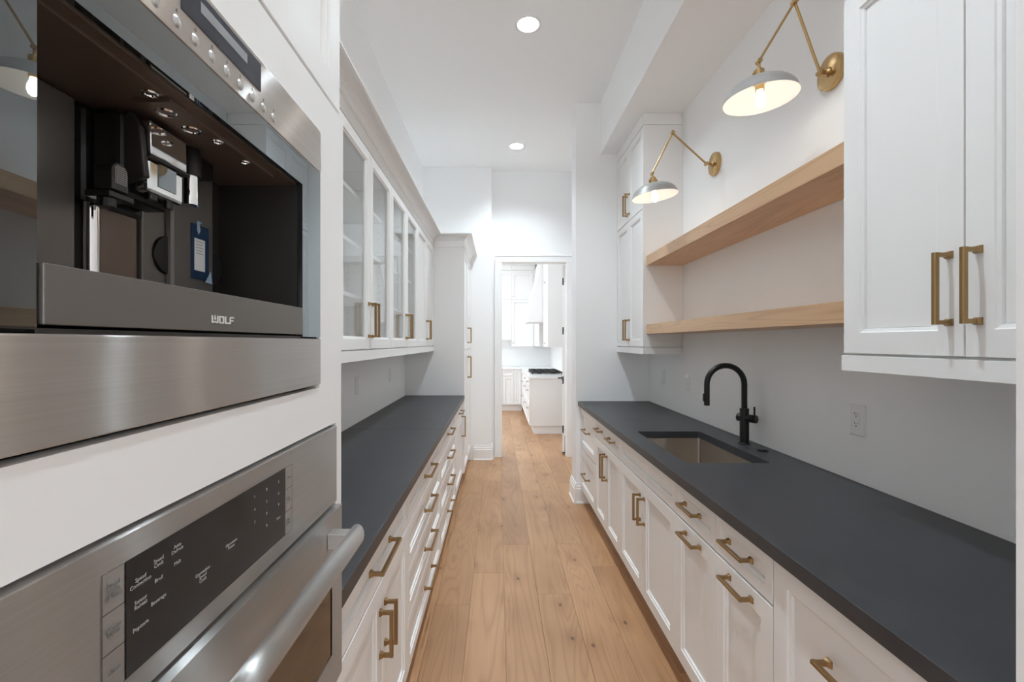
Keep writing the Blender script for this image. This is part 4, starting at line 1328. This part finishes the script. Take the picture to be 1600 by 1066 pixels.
for k in range(3):
    def grate(bm, k=k):
        yc = -0.3 + 0.3 * k
        for q in range(5):
            x = -0.24 + 0.12 * q
            box(bm, x - 0.007, x + 0.007, yc - 0.14, yc + 0.14, 0.035, 0.05)
        for q in range(4):
            y = yc - 0.14 + 0.0933 * q
            box(bm, -0.25, 0.25, y - 0.007, y + 0.007, 0.033, 0.05)
        for sx in (-0.24, 0.24):
            for sy in (-0.133, 0.133):
                box(bm, sx - 0.008, sx + 0.008, yc + sy - 0.008, yc + sy + 0.008, 0.012, 0.035)
    part('grate', grate, 'black', ck)
    for sx in (-0.12, 0.12):
        part('burner', lambda bm, k=k, sx=sx: lathe(bm, [(0, 0.03), (0.035, 0.03), (0.04, 0.022), (0.045, 0.012), (0, 0.012)], 20, Matrix.Translation((sx, -0.3 + 0.3 * k, 0))), 'black', ck)
# hood
hp = [(KX - 0.002, 1.795), (XK, 1.795), (XK, 1.83), (XK + 0.012, 1.84), (XK + 0.012, 1.93), (XK + 0.035, 2.02), (XK + 0.235, 2.84), (XK + 0.235, ZK - 0.001), (KX - 0.002, ZK - 0.001)]
hd_ = part('range_hood', lambda bm: prism(bm, hp, 'y', 7.93, 8.72), 'kcab', None, bevel=0.006)
tag(hd_, 'white tapered range hood over the cooktop', 'range hood')
# right wall uppers
for y0, y1, lab in ((7.20, 7.92, 'white kitchen upper cabinet showing its plain side, nearer than the hood'), (8.73, 9.88, 'white kitchen upper cabinet between the hood and the back wall')):
    c = thing('kitchen_upper_cabinet', lab, 'cabinet', (0.806, (y0 + y1) / 2, 0), RZR, 'kitchen upper cabinets')
    w = y1 - y0
    part('carcass', boxes((-w / 2, w / 2, 0, KX - 0.808, 1.365, 3.0)), 'kcab', c)
    for q in (-1, 1):
        x0, x1 = (-w / 2, 0) if q < 0 else (0, w / 2)
        kfront(c, 'door', x0, x1, 1.367, 2.36, knob=(q * 0.03, 1.43))
        kfront(c, 'door', x0, x1, 2.365, 2.99, knob=(q * 0.03, 2.43))
for x0, x1, zb, d, lab in ((-0.75, 0.297, 1.49, 9.9, 'white kitchen upper cabinet hung a little higher, left of the knobbed one'), (0.297, 0.80, 1.355, 9.89, 'white kitchen upper cabinet with small knobs on the back wall')):
    c = thing('kitchen_upper_cabinet', lab, 'cabinet', ((x0 + x1) / 2, d, 0), 0, 'kitchen upper cabinets')
    w = x1 - x0
    part('carcass', boxes((-w / 2, w / 2, 0, KY - d - 0.002, zb, 3.0)), 'kcab', c)
    if x1 > 0.5:
        kfront(c, 'door', -w / 2, w / 2 - 0.04, zb, 2.36, knob=(-w / 2 + 0.03, zb + 0.07))
        kfront(c, 'door', -w / 2, w / 2 - 0.04, 2.365, 2.95, knob=(-w / 2 + 0.03, 2.43))
    else:
        kfront(c, 'door', 0, w / 2, zb, 2.36); kfront(c, 'door', 0, w / 2, 2.365, 2.95)
        kfront(c, 'door', -w / 2, 0, zb, 2.36); kfront(c, 'door', -w / 2, 0, 2.365, 2.95)
    part('crown', boxes((-w / 2, w / 2, -0.03, KY - d - 0.002, 3.0, 3.1), (-w / 2, w / 2, -0.01, KY - d - 0.002, 3.1, ZK - 0.001)), 'kcab', c, bevel=0.01)
